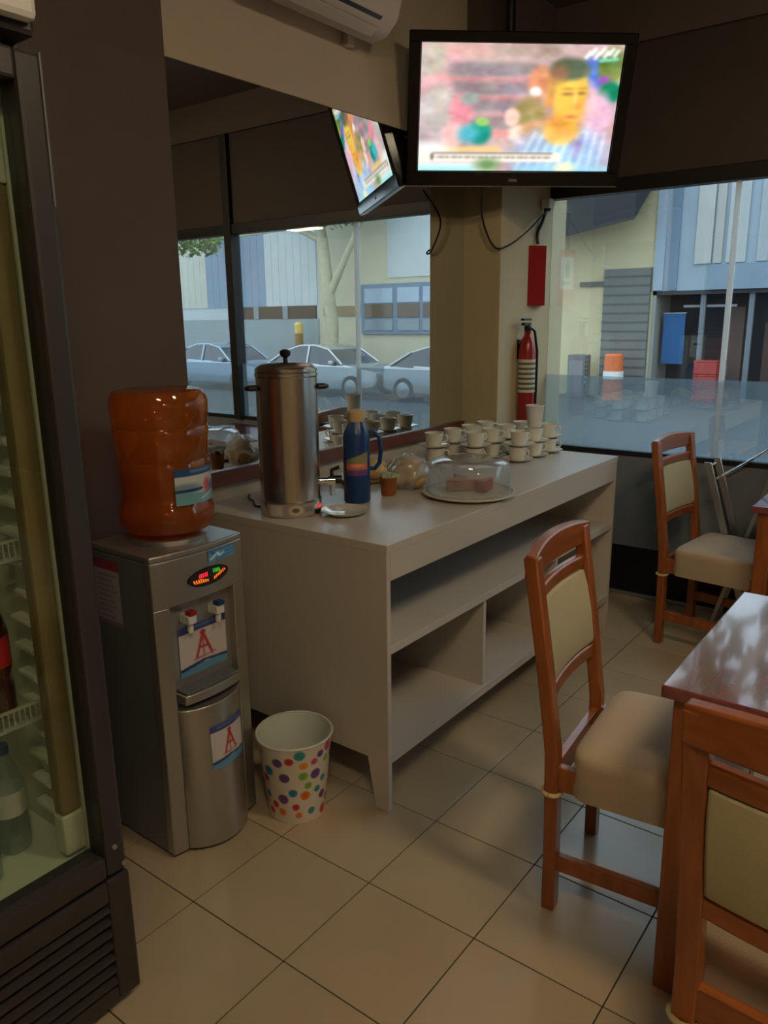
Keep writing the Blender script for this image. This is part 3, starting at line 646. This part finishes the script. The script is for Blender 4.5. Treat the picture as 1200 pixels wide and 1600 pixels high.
def blob(mb, c, r, seed, amp=.18, seg=20, rings=12, squash=(1,1,1)):
    rn = np.random.RandomState(seed); ph = rn.uniform(0, 6.28, 12); fq = rn.randint(2, 7, 12)
    R = []
    for i in range(rings+1):
        t = math.pi*i/rings; row = []
        for j in range(seg):
            q = 2*math.pi*j/seg
            k = 1+amp*sum(math.sin(fq[n]*q+ph[n]+n*t*1.7) for n in range(6))/3*math.sin(t)
            row.append((c[0]+r*k*math.sin(t)*math.cos(q)*squash[0], c[1]+r*k*math.sin(t)*math.sin(q)*squash[1], max(0.0, c[2]+r*k*math.cos(t)*squash[2])))
        R.append(row)
    return mb.loft(R)
bg_ = thing('bread_bag', 'crumpled clear plastic bag of rolls beside the cake dome', 'bag', (.46, 1.30, ZT))
rollm = mat('bread_roll', (206,176,124), .8, var=.15, scale=20)
for k, (x, y, z, r) in enumerate(((-.03, -.03, .034, .040), (.035, -.01, .034, .040), (-.01, .045, .034, .038), (.0, .0, .085, .036))):
    r_ = blob(MB(), (0, 0, r*.8), r, k+3, .06, squash=(1, 1, .8)).build('bread_roll', rollm, None); r_.location = (.46+x, 1.30+y, ZT+z-r*.8+.002)
    tag(r_, 'bread roll inside the crumpled plastic bag, ' + ('nearest the brown cup', 'nearest the cake dome', 'nearest the cup stacks', 'lying on top')[k], 'bread', 'rolls in the plastic bag')
blob(MB(), (0, 0, .062), .080, 21, .20, 44, 22, (.92, 1.1, .85)).build('bag_film', M['bagfilm'], bg_)
MB().tube([(.05, .05, .085), (.075, .075, .075), (.10, .09, .060)], [.016, .007, .020], 10).build('bag_neck', M['bagfilm'], bg_)
tr = thing('bread_tray', 'pale oval tray by the mirror behind the brown cup', 'tray', (.235, 1.37, ZT))
def ov(rx, ry, z): return [(rx*math.cos(t), ry*math.sin(t), z) for t in np.linspace(0, 2*math.pi, 41)[:-1]]
MB().loft([ov(.09, .15, 0), ov(.125, .19, .02), ov(.128, .193, .022), ov(.12, .185, .020), ov(.088, .148, .004)]).build('tray_body', mat('cream_tray', (206,194,160), .4), tr)
for k, (x, y) in enumerate(((-.04, -.06), (.03, -.03), (-.04, .055), (.05, .09))):
    r_ = blob(MB(), (0, 0, .028), .042, k+30, .08, squash=(1, 1.2, .75)).build('bread_roll', rollm, None); r_.location = (.235+x, 1.37+y, ZT+.006)
    tag(r_, ('round bread roll on the cream tray, ' + ('nearest the urn', 'second from the urn', 'third from the urn', 'nearest the cups')[k]), 'bread', 'rolls on the cream tray')

dm = thing('cake_dome', 'low clear plastic cake dome on a cream base at the counter edge', 'cake dome', (.715, 1.315, ZT))
MB().lathe([(.12, 0), (.150, .004), (.172, .012), (.172, .016), (.14, .016), (.001, .015)], seg=56).build('base', mat('cream_base', (206,200,176), .35), dm)
MB().lathe([(.152, .016), (.153, .020), (.149, .105), (.141, .124), (.115, .136), (.05, .142), (.001, .142)], seg=56, cap=False).build('dome', M['clear'], dm)
MB().lathe([(.150, .016), (.158, .016), (.158, .021), (.150, .021)], seg=56, cap=False).build('dome_rim', M['clear'], dm)
MB().lathe([(.020, .142), (.018, .150), (.001, .151)], seg=20).build('dome_knob', M['clear'], dm)
for k, (x, y, w_, c, l) in enumerate(((-.02, -.02, .055, (150,96,70), 'brown cake slice under the dome, larger'), (.055, .03, .045, (150,40,48), 'red-topped cake slice under the dome, right'), (-.07, .03, .04, (70,92,92), 'wrapped green-grey sweet under the dome, left'))):
    cs = thing('cake_slice', l, 'cake', (.715+x, 1.315+y, ZT+.0165), .5+k)
    MB().prism([(-w_, -w_*.5), (w_, 0), (-w_, w_*.5)], 'z', 0, .038).build('sponge', mat('cake_%s' % 'abc'[k], c, .8, var=.2, scale=30), cs, bevel=.004)
    MB().prism([(-w_, -w_*.5), (w_, 0), (-w_, w_*.5)], 'z', .038, .046).build('icing', mat('icing_%s' % 'abc'[k], tuple(min(255, v+40) for v in c), .5), cs, bevel=.003)

# cups on saucers, two high
def make_cup():
    t = thing('coffee_cup', 'x', 'cup')
    MB().lathe([(.026, 0), (.030, .002), (.038, .022), (.0425, .060), (.0435, .062), (.0412, .061), (.036, .022), (.026, .006), (.001, .005)], seg=26).build('bowl', M['ceramic'], t)
    MB().tube([(.040, 0, .050), (.055, 0, .052), (.063, 0, .040), (.057, 0, .024), (.039, 0, .019)], .0042, 8).build('handle', M['ceramic'], t)
    return t
def make_saucer():
    t = thing('saucer', 'x', 'saucer')
    MB().lathe([(.036, 0), (.040, .001), (.068, .012), (.070, .0145), (.066, .0135), (.036, .005), (.001, .004)], seg=30).build('dish', M['ceramic'], t)
    MB().lathe([(.026, .0045), (.030, .0065), (.033, .0065), (.034, .0045)], seg=26, cap=False).build('ring', M['ceramic'], t)
    return t
cup0, sau0 = make_cup(), make_saucer(); first = [True]
rows = [('mirror row', .245, (1.80, 1.95, 2.10, 2.25)), ('middle row', .39, (1.90, 2.05, 2.20, 2.35)), ('front row', .54, (2.035, 2.185, 2.33))]
ordn = ('first', 'second', 'third', 'fourth')
for rn_, x, ys in rows:
    for k, y in enumerate(ys):
        z = ZT
        for lev in ('lower', 'upper'):
            jx, jy = random.uniform(-.004, .004), random.uniform(-.004, .004)
            s_ = sau0 if first[0] else copy_tree(sau0); c_ = cup0 if first[0] else copy_tree(cup0); first[0] = False
            s_.location = (x+jx, y+jy, z); c_.location = (x+jx, y+jy, z+.0050); c_.rotation_euler = (0, 0, random.uniform(-.9, .9)+(.3 if lev == 'lower' else .6))
            s_['label'] = '%s white saucer, %s of the cup stacks, %s from the bag' % (lev, rn_, ordn[k])
            c_['label'] = '%s white coffee cup, %s of the cup stacks, %s from the bag' % (lev, rn_, ordn[k])
            s_['group'] = 'saucers stacked on the counter'; c_['group'] = 'coffee cups stacked on the counter'
            z += .0680
pc = thing('paper_cup', 'tall white paper cup standing on top of the front cup stack', 'cup', (.54, 2.185, ZT+2*.068+.001))
MB().lathe([(.030, 0), (.031, .003), (.041, .095), (.043, .098), (.040, .096), (.029, .006), (.001, .005)], seg=28).build('cup_body', M['paper'], pc)
MB().lathe([(.0415, .094), (.0440, .097), (.0420, .100), (.0400, .097)], seg=28, cap=False).build('rim', M['paper'], pc)

# ------------------------------------------------------------------ chairs
def make_chair():
    t = thing('dining_chair', 'x', 'chair')
    Wd, Wx = M['wood'], M['woodx']
    for s in (-1, 1):
        MB().bar([(s*.178, .012, 0), (s*.178, .010, .22), (s*.178, .004, .45), (s*.178, -.024, .66), (s*.180, -.068, .945)], .040, .034).build('rear_post', Wd, t, bevel=.004)
        MB().bar([(s*.176, .395, 0), (s*.178, .39, .40)], .038, .038).build('front_leg', Wd, t, bevel=.004)
        MB().box((s*.178-.011, .015, .118), (s*.178+.011, .385, .162)).build('side_stretcher', Wd, t, bevel=.003, smooth=False)
        MB().box((s*.178-.012, .015, .350), (s*.178+.012, .385, .415)).build('side_apron', Wd, t, bevel=.002, smooth=False)
        # cotton tie round the rear post
        p = [(s*.178+.026*math.cos(a), .006+.023*math.sin(a), .338) for a in np.linspace(0, 2*math.pi, 17)]
        MB().tube(p, .006, 8).build('cover_tie', M['rope'], t)
    MB().box((-.165, .378, .195), (.165, .398, .235)).build('front_stretcher', Wx, t, bevel=.003, smooth=False)
    MB().box((-.165, .375, .350), (.165, .398, .415)).build('front_apron', Wx, t, bevel=.002, smooth=False)
    MB().box((-.165, -.006, .350), (.165, .016, .415)).build('rear_apron', Wx, t, bevel=.002, smooth=False)
    xs = np.linspace(-.20, .20, 15)
    bow = lambda x: -.022*(1-(x/.20)**2)
    def railz(z0, z1, y0, nm, arch=0, wdt=.024, half=.20):
        xx = np.linspace(-half, half, 15)
        MB().loft([[(x, y0+bow(x)-wdt/2, z0), (x, y0+bow(x)-wdt/2, z1+arch*(1-(x/half)**2)), (x, y0+bow(x)+wdt/2, z1+arch*(1-(x/half)**2)), (x, y0+bow(x)+wdt/2, z0)] for x in xx]).build(nm, Wx, t, bevel=.005)
    railz(.890, .952, -.064, 'top_rail', .014, .030)
    railz(.826, .864, -.050, 'upper_rail', 0, .022, .162)
    railz(.570, .610, -.010, 'lower_rail', 0, .022, .162)
    pr = []
    for z, y0, d in ((.612, -.013, .022), (.63, -.015, .034), (.70, -.027, .040), (.78, -.041, .036), (.824, -.048, .022)):
        xx = np.linspace(-.158, .158, 13); f = [y0+bow(x)+d/2 for x in xx]; b = [y0+bow(x)-d/2 for x in xx]
        pr.append([(x, q, z) for x, q in zip(xx, f)] + [(x, q, z) for x, q in zip(xx[::-1], b[::-1])])
    MB().loft(pr).build('back_pad', M['padfabric'], t, bevel=.006)
    def outline(k, z, wav=0):
        r = []
        for j in range(56):
            a = 2*math.pi*j/56; ca, sa = math.cos(a), math.sin(a)
            x = math.copysign(abs(ca)**.24, ca)*(.212-k); y = .236+math.copysign(abs(sa)**.24, sa)*(.186-k)
            r.append((x, y, z+wav*math.sin(a*4)*.6+wav*.8*math.sin(a*2+1)))
        return r
    cv = [outline(.004, .350, .002), outline(.001, .37), outline(.004, .41), outline(.001, .445), outline(.003, .462), outline(.012, .473), outline(.04, .480), outline(.10, .484), outline(.165, .486)]
    MB().loft(cv).build('seat_cover', M['fabric'], t, angle=60)
    return t
ch = make_chair(); ch.location = (1.408, .725, 0); ch.rotation_euler = (0, 0, math.radians(-90+5)); ch['label'] = 'wooden dining chair with beige seat cover standing before the counter'; ch['group'] = 'dining chairs'
for (x, y, a, l) in ((1.115, 2.60, -97, 'wooden dining chair beside the frosted window, at the far table'), (2.072, .065, -3, 'wooden dining chair in the foreground with its back to the viewer'), ):
    c = copy_tree(ch); c.location = (x, y, 0); c.rotation_euler = (0, 0, math.radians(a)); c['label'] = l
MB().tube([(-.152, .02, .335), (-.10, -.015, .36), (-.05, -.02, .40), (-.02, .03, .425)], [.007, .009, .009, .006], 8).build('hanging_tie', M['rope'], c)
# ------------------------------------------------------------------ tables
def make_table(x0, y0, x1, y1, label):
    cx, cy = (x0+x1)/2, (y0+y1)/2; a, b = (x1-x0)/2, (y1-y0)/2
    t = thing('dining_table', label, 'table', (cx, cy, 0), 0, 'dining tables')
    MB().box((-a, -b, .732), (a, b, .760)).build('table_top', M['tabletop'], t, bevel=.004, smooth=False)
    for s in (-1, 1):
        MB().box((-a+.05, s*(b-.045)-.011, .655), (a-.05, s*(b-.045)+.011, .732)).build('apron', M['woodx'], t, bevel=.002, smooth=False)
        MB().box((s*(a-.045)-.011, -b+.05, .655), (s*(a-.045)+.011, b-.05, .732)).build('apron', M['wood'], t, bevel=.002, smooth=False)
        for q in (-1, 1):
            MB().bar([(s*(a-.055), q*(b-.052), 0), (s*(a-.050), q*(b-.05), .732)], .058, .058).build('leg', M['wood'], t, bevel=.004)
    return t
make_table(1.71, .43, 2.72, 1.125, 'glossy dark-topped dining table in the right foreground')
make_table(1.495, 2.20, 2.25, 2.86, 'glossy dark-topped dining table by the window at the right')

# metal folding frame by the window
st = thing('folding_stand', 'chrome folding stand leaning beside the frosted window', 'stand', (1.30, 2.80, 0))
def flat(mb, p, q, wx, wy): return mb.loft([[(x-wx/2, y-wy/2, z), (x+wx/2, y-wy/2, z), (x+wx/2, y+wy/2, z), (x-wx/2, y+wy/2, z)] for x, y, z in (p, q)])
for y in (-.05, .11):
    flat(MB(), (-.125, y, .82), (.13, y, .0), .034, .012).build('leg', M['alu'], st, bevel=.002)
    MB().tube([(-.08, y, .745), (.0, y, .80), (.12, y, .895), (.22, y, .97)], .0055, 8).build('arm_rod', M['chrome'], st)
    flat(MB(), (.20, y, .95), (-.05, y, .0), .02, .010).build('leg', M['alu'], st, bevel=.002)
MB().tube([(.22, -.05, .97), (.22, .11, .97)], .006, 8).build('cross_rod', M['chrome'], st)
MB().tube([(-.12, -.05, .80), (-.12, .11, .80)], .006, 8).build('cross_rod', M['chrome'], st)

# ------------------------------------------------------------------ the street
ZS = -.65
struct(MB().box((-60, 4.6, ZS-.2), (80, 60, ZS)).build('street', M['street'], smooth=False), 'grey asphalt street')
struct(MB().box((-60, YW+.16, ZS-.2), (80, 4.6, -.18)).build('pavement', mat('pavement', (132,130,126), .9), smooth=False), 'pavement outside the windows')
YB = 20.0
def bpart(t, name, x0, z0, x1, z1, col, d0=0, d1=.3, rough=.8, var=.05):
    key = 'fac_%d_%d_%d' % col
    if key not in M: M[key] = mat(key, col, rough, var=var, scale=1.5)
    ox = t.location.x
    return MB().box((x0-ox, d0, z0-ZS), (x1-ox, d1, z1-ZS)).build(name, M[key], t, smooth=False)
b1 = thing('yellow_building', 'pale yellow building across the street with grey shutter and awning', 'building', (-7, YB, ZS))
bpart(b1, 'wall', -14, ZS, -4.95, 7, (196,184,146))
bpart(b1, 'shutter', -6.25, ZS, -5.0, 2.72, (116,116,110), -.12, 0)
for k in range(14): bpart(b1, 'shutter_slat', -6.25, ZS+.1+.235*k, -5.0, ZS+.14+.235*k, (100,100,96), -.14, -.12)
bpart(b1, 'conduit', -6.95, 2.30, -6.25, 2.42, (96,98,96), -.1, 0)
MB().add([(-1.5, -1.6, 3.85), (2.02, -1.6, 4.42), (2.02, 0, 5.6), (-1.5, 0, 5.4), (-1.5, -1.6, 6.2), (2.02, -1.6, 6.2), (2.02, 0, 7), (-1.5, 0, 7)], [(0,1,2,3),(4,7,6,5),(0,4,5,1),(1,5,6,2),(2,6,7,3),(3,7,4,0)]).build('awning', mat('grey_awning', (44,45,46), .8), b1, smooth=False)
b2 = thing('panel_building', 'blue-grey panelled building across the street with a dark open shopfront', 'building', (-3, YB, ZS))
bpart(b2, 'wall', -4.95, 2.12, .5, 7, (150,164,174))
for x0, x1, c in ((-4.95, -4.7, (158,172,182)), (-4.55, -4.35, (112,132,150)), (-3.95, -3.55, (178,178,172)), (-3.5, -3.3, (170,168,160)), (-3.2, -2.75, (172,176,174)), (-2.5, -2.25, (160,166,168)), (-1.9, -1.5, (172,176,174)), (-1.0, -.6, (160,166,168)), (-.2, .4, (172,176,174))):
    bpart(b2, 'cladding_panel', x0, 2.75 if x0 > -4 else 2.14, x1, 7, c, -.06, 0)
bpart(b2, 'fascia', -3.55, 2.12, .5, 2.72, (126,144,158), -.10, 0)
bpart(b2, 'opening_back', -4.95, ZS, .5, 2.12, (58,58,62), 1.2, 1.5)
bpart(b2, 'side_wall', -4.95, ZS, -4.85, 2.12, (150,150,140), 0, 1.2); bpart(b2, 'side_wall', .4, ZS, .5, 2.12, (150,150,140), 0, 1.2)
bpart(b2, 'soffit', -4.95, 2.02, .5, 2.12, (60,60,64), 0, 1.2)
bpart(b2, 'rail', -4.2, 1.70, -2.9, 1.76, (130,130,134), .2, .25)
for x in (-3.75, -2.6, -1.6): bpart(b2, 'post', x, ZS, x+.12, 2.1, (112,118,124), .1, .2)
bpart(b2, 'shelf_unit', -3.3, ZS, -2.8, 1.7, (96,78,72), .7, 1.1); bpart(b2, 'shelf_unit', -2.3, ZS, -1.4, 1.3, (84,66,60), .7, 1.1)
bn1 = thing('banner', 'blue banner hanging in the dark shopfront across the street', 'banner', (-4.45, YB+.35, .25))
MB().box((-.28, 0, .0), (.28, .02, 1.3)).build('cloth', mat('blue_cloth', (40,92,140), .8), bn1, smooth=False); MB().tube([(-.3, .01, 1.31), (.3, .01, 1.31)], .015).build('rod', M['alu'], bn1)
ob = thing('orange_barrel', 'orange barrel in front of the grey shutter across the street', 'barrel', (-5.55, YB-.9, ZS))
MB().lathe([(.26, 0), (.27, .05), (.25, .4), (.24, 1.15), (.20, 1.2), (.001, 1.2)], seg=20).build('barrel_body', mat('orange_plastic', (214,112,62), .6), ob); MB().lathe([(.265, .55), (.262, .75)], seg=20).build('band', M['white'], ob)
crm = mat('red_crate', (158, 58, 54), .6)
for k, l in enumerate(('lowest red crate of the stack in the shopfront across the street', 'middle red crate of the stack in the shopfront across the street', 'topmost red crate of the stack in the shopfront across the street')):
    cr = thing('crate', l, 'crate', (-3.35, YB-.3, ZS+.35*k), 0, 'red crates across the street')
    MB().box((-.28, -.2, .0), (.28, .2, .30)).build('crate_body', crm, cr, bevel=.02, smooth=False)
    MB().box((-.285, -.205, .30), (.285, .205, .345)).build('crate_rim', crm, cr, bevel=.01, smooth=False)
gm = thing('grey_cabinet', 'small grey street cabinet beside the shutter across the street', 'cabinet', (-6.6, YB-.7, ZS))
MB().box((-.25, -.2, 0), (.25, .2, 1.15)).build('case', mat('cabinet_grey', (110,112,110), .6), gm, bevel=.02, smooth=False); MB().box((-.2, -.215, .15), (.2, -.2, 1.0)).build('cabinet_door', mat('cabinet_door', (126,128,126), .6), gm, smooth=False)
b3 = thing('plain_building', 'plain cream rendered building across the street', 'building', (5, YB, ZS))
bpart(b3, 'wall', .5, ZS, 10, 7, (204,200,184)); bpart(b3, 'plinth', .5, ZS, 10, .4, (160,156,148), -.05, 0)
b4 = thing('cream_building', 'cream building across the street with a blue-framed window', 'building', (13.3, YB, ZS))
bpart(b4, 'wall', 10, ZS, 16.65, 7, (200,194,168)); bpart(b4, 'wall_panel', 10, 2.8, 13.6, 7, (200,206,206), -.04, 0)
bpart(b4, 'window_frame', 11.2, 1.02, 14.68, 2.62, (112,138,160), -.10, 0)
for x0, x1 in ((11.4, 12.15), (12.3, 13.15), (13.35, 14.5)):
    bpart(b4, 'window_pane', x0, 2.02, x1, 2.48, (160,182,200), -.13, -.10, .1); bpart(b4, 'window_pane', x0, 1.55, x1, 1.98, (92,82,72), -.13, -.10, .15); bpart(b4, 'window_pane', x0, 1.14, x1, 1.48, (128,144,152), -.13, -.10, .1)
bpart(b4, 'dark_strip', 14.68, 1.62, 16.4, 1.95, (150,134,104), -.05, 0)
b5 = thing('warehouse', 'grey corrugated warehouse across the street with a dark strip window', 'building', (20, YB, ZS))
bpart(b5, 'wall', 16.65, ZS, 30, 7, (188,196,198))
for k in range(26):
    x = 16.7+.36*k; c = (196,202,202) if x < 19 else ((132,156,178) if x < 22.2 else (196,196,184)); bpart(b5, 'cladding_panel', x, 2.0, x+.35, 7, c, -.03, 0)
bpart(b5, 'strip_window', 16.75, 1.55, 21.3, 2.0, (84,74,64), -.05, 0)
for x in (18.1, 19.6): bpart(b5, 'window_post', x, 1.55, x+.25, 2.0, (140,150,150), -.08, -.05)
bpart(b5, 'lower_wall', 16.65, ZS, 30, 1.55, (150,162,164), -.04, 0)

# street tree
tree = thing('street_tree', 'pale-barked street tree between the parked cars', 'tree', (14.9, 18.6, ZS))
bark = mat('pale_bark', (186,178,150), .9, var=.15, scale=5, bump=.5, bscale=10)
MB().tube([(0, 0, 0), (.05, 0, .8), (-.02, .05, 2.0), (.1, 0, 3.2), (.35, .1, 4.6), (.6, .1, 6.0)], [.30, .24, .21, .20, .18, .12], 14).build('trunk', bark, tree)
MB().tube([(.05, 0, 2.9), (-.5, .1, 3.9), (-1.3, .1, 5.2)], [.14, .11, .07], 10).build('branch', bark, tree)
MB().tube([(.35, .1, 4.6), (1.4, -.1, 5.1), (3.0, -.3, 5.0), (5.5, -.4, 4.9)], [.12, .09, .06, .04], 10).build('branch', bark, tree)
leafm = mat('leaf_green', (92,128,72), .7, var=.3, scale=2)
def leaves(cx, cy, cz, rx, ry, rz, n, seed, big=1):
    rnd = random.Random(seed); mb = MB()
    for _ in range(n):
        while True:
            a = Vector((rnd.uniform(-1, 1), rnd.uniform(-1, 1), rnd.uniform(-1, 1)))
            if a.length < 1: break
        c = Vector((cx+a.x*rx, cy+a.y*ry, cz+a.z*rz)); u = Vector((rnd.gauss(0, 1), rnd.gauss(0, 1), rnd.gauss(0, 1))).normalized(); v = u.orthogonal().normalized(); s = rnd.uniform(.08, .16)*big
        mb.add([c-u*s, c+v*s*.5, c+u*s, c-v*s*.5], [(0, 1, 2, 3)])
    return mb
fo = leaves(-.3, -.2, 6.4, 3.0, 1.2, 1.5, 2000, 1); fo2 = leaves(6.0, -.4, 4.95, 1.6, .8, .55, 700, 2); fo.add(fo2.v, fo2.f)
o = fo.build('foliage', leafm, tree, smooth=False); o['kind'] = 'stuff'
t2 = thing('street_tree', 'leafy street tree on the near kerb, mirrored in the tabletop', 'tree', (1.1, 9.5, ZS))
MB().tube([(0, 0, 0), (.05, 0, 1.5), (0, .1, 3.0), (.1, 0, 4.6), (.1, .1, 7.0)], [.22, .17, .15, .13, .08], 12).build('trunk', bark, t2)
for a in range(5):
    q = a*1.26; MB().tube([(.05, .05, 3.6), (1.0*math.cos(q), 1.0*math.sin(q), 5.0), (1.5*math.cos(q), 1.3*math.sin(q), 6.2)], [.09, .06, .03], 8).build('branch', bark, t2)
o = leaves(-.3, 0, 5.9, 2.2, 1.6, 1.7, 250, 5, 2.4).build('foliage', leafm, t2, smooth=False); o['kind'] = 'stuff'
ps = thing('yellow_post', 'short yellow-topped post on the pavement across the street', 'post', (16.9, 19.2, ZS))
MB().tube([(0, 0, 0), (0, 0, 1.7)], .14, 12).build('shaft', mat('ochre_post', (150,116,66), .6), ps); MB().lathe([(.16, 1.7), (.16, 2.0), (.10, 2.08), (.001, 2.09)], seg=14).build('post_cap', mat('yellow_cap', (226,190,110), .5), ps)

# parked cars
carglass = mat('car_glass', (40,52,66), .05, var=0, coat=1)
tyre = mat('tyre', (26,26,27), .8)
def make_car(x, col, label, flip=1):
    t = thing('parked_car', label, 'car', (x, 16.6, ZS), 0 if flip > 0 else math.pi, 'cars parked across the street')
    pm = mat('car_paint_'+label.split()[0], col, .25, .5, var=.02, coat=1)
    # body: cross-sections along the length (local +x = rear)
    st_ = [(-2.15, .42, .66, .70), (-2.05, .30, .74, .80), (-1.4, .24, .86, .86), (-.95, .22, .93, .88), (.0, .22, .95, .89), (1.0, .22, .97, .88), (1.75, .25, .98, .84), (2.1, .32, .92, .78), (2.15, .42, .80, .70)]
    R = [[(xx, -wd, zl), (xx, -wd-.0, (zl+zh)/2), (xx, -wd*.94, zh), (xx, wd*.94, zh), (xx, wd, (zl+zh)/2), (xx, wd, zl)] for xx, zl, zh, wd in st_]
    MB().loft(R).build('body', pm, t, bevel=.05, seg=3)
    cs = [(-1.0, .92, .925, .84), (-.35, .90, 1.36, .68), (.1, .90, 1.44, .66), (.7, .90, 1.43, .66), (1.2, .90, 1.30, .68), (1.85, .94, .96, .80)]
    R = [[(xx, -.84, zl), (xx, -wd, zh), (xx, wd, zh), (xx, .84, zl)] for xx, zl, zh, wd in cs]
    MB().loft(R).build('greenhouse', carglass, t, bevel=.03)
    R = [[(xx, -wd-.01, zh-.03), (xx, -wd-.005, zh+.018), (xx, wd+.005, zh+.018), (xx, wd+.01, zh-.03)] for xx, zl, zh, wd in ((-.42, 0, 1.335, .69), (.1, 0, 1.445, .67), (.7, 0, 1.435, .67), (1.22, 0, 1.30, .68))]
    MB().loft(R).build('roof', pm, t, bevel=.01)
    for s in (-1, 1):
        MB().tube([(-1.02, s*.84, .93), (-.40, s*.70, 1.35)], .03).build('pillar', pm, t); MB().tube([(.30, s*.85, .94), (.32, s*.68, 1.42)], .03).build('pillar', pm, t); MB().tube([(1.80, s*.82, .95), (1.22, s*.69, 1.29)], .04).build('pillar', pm, t)
        for wx in (-1.35, 1.35):
            wl = MB().disc_lathe([(.22, -.1), (.31, -.1), (.32, -.06), (.32, .06), (.31, .1), (.22, .1)], (wx, s*.80, .32), (0, 1, 0)).build('wheel', tyre, t)
            MB().disc_lathe([(.01, .0), (.21, 0), (.21, .03), (.01, .05)], (wx, s*.87, .32), (0, s, 0), 18).build('hubcap', M['alu'], wl)
        MB().box((-.75, s*.90-.06, .93), (-.6, s*.90+.06, 1.03)).build('wing_mirror', pm, t, bevel=.02, smooth=False)
        MB().box((-2.14, s*.58-.13, .60), (-2.08, s*.58+.13, .72)).build('headlamp', M['chrome'], t, bevel=.015, smooth=False)
        MB().box((2.10, s*.60-.12, .70), (2.15, s*.60+.12, .85)).build('tail_lamp', M['red'], t, bevel=.015, smooth=False)
make_car(17.7, (150,170,190), 'silver-blue parked car, seen in the mirror behind the mullion')
make_car(13.1, (186,188,188), 'silver parked car, seen in the mirror right of the urn')
make_car(8.6, (170,176,180), 'grey parked car, mirrored beside the beige column')
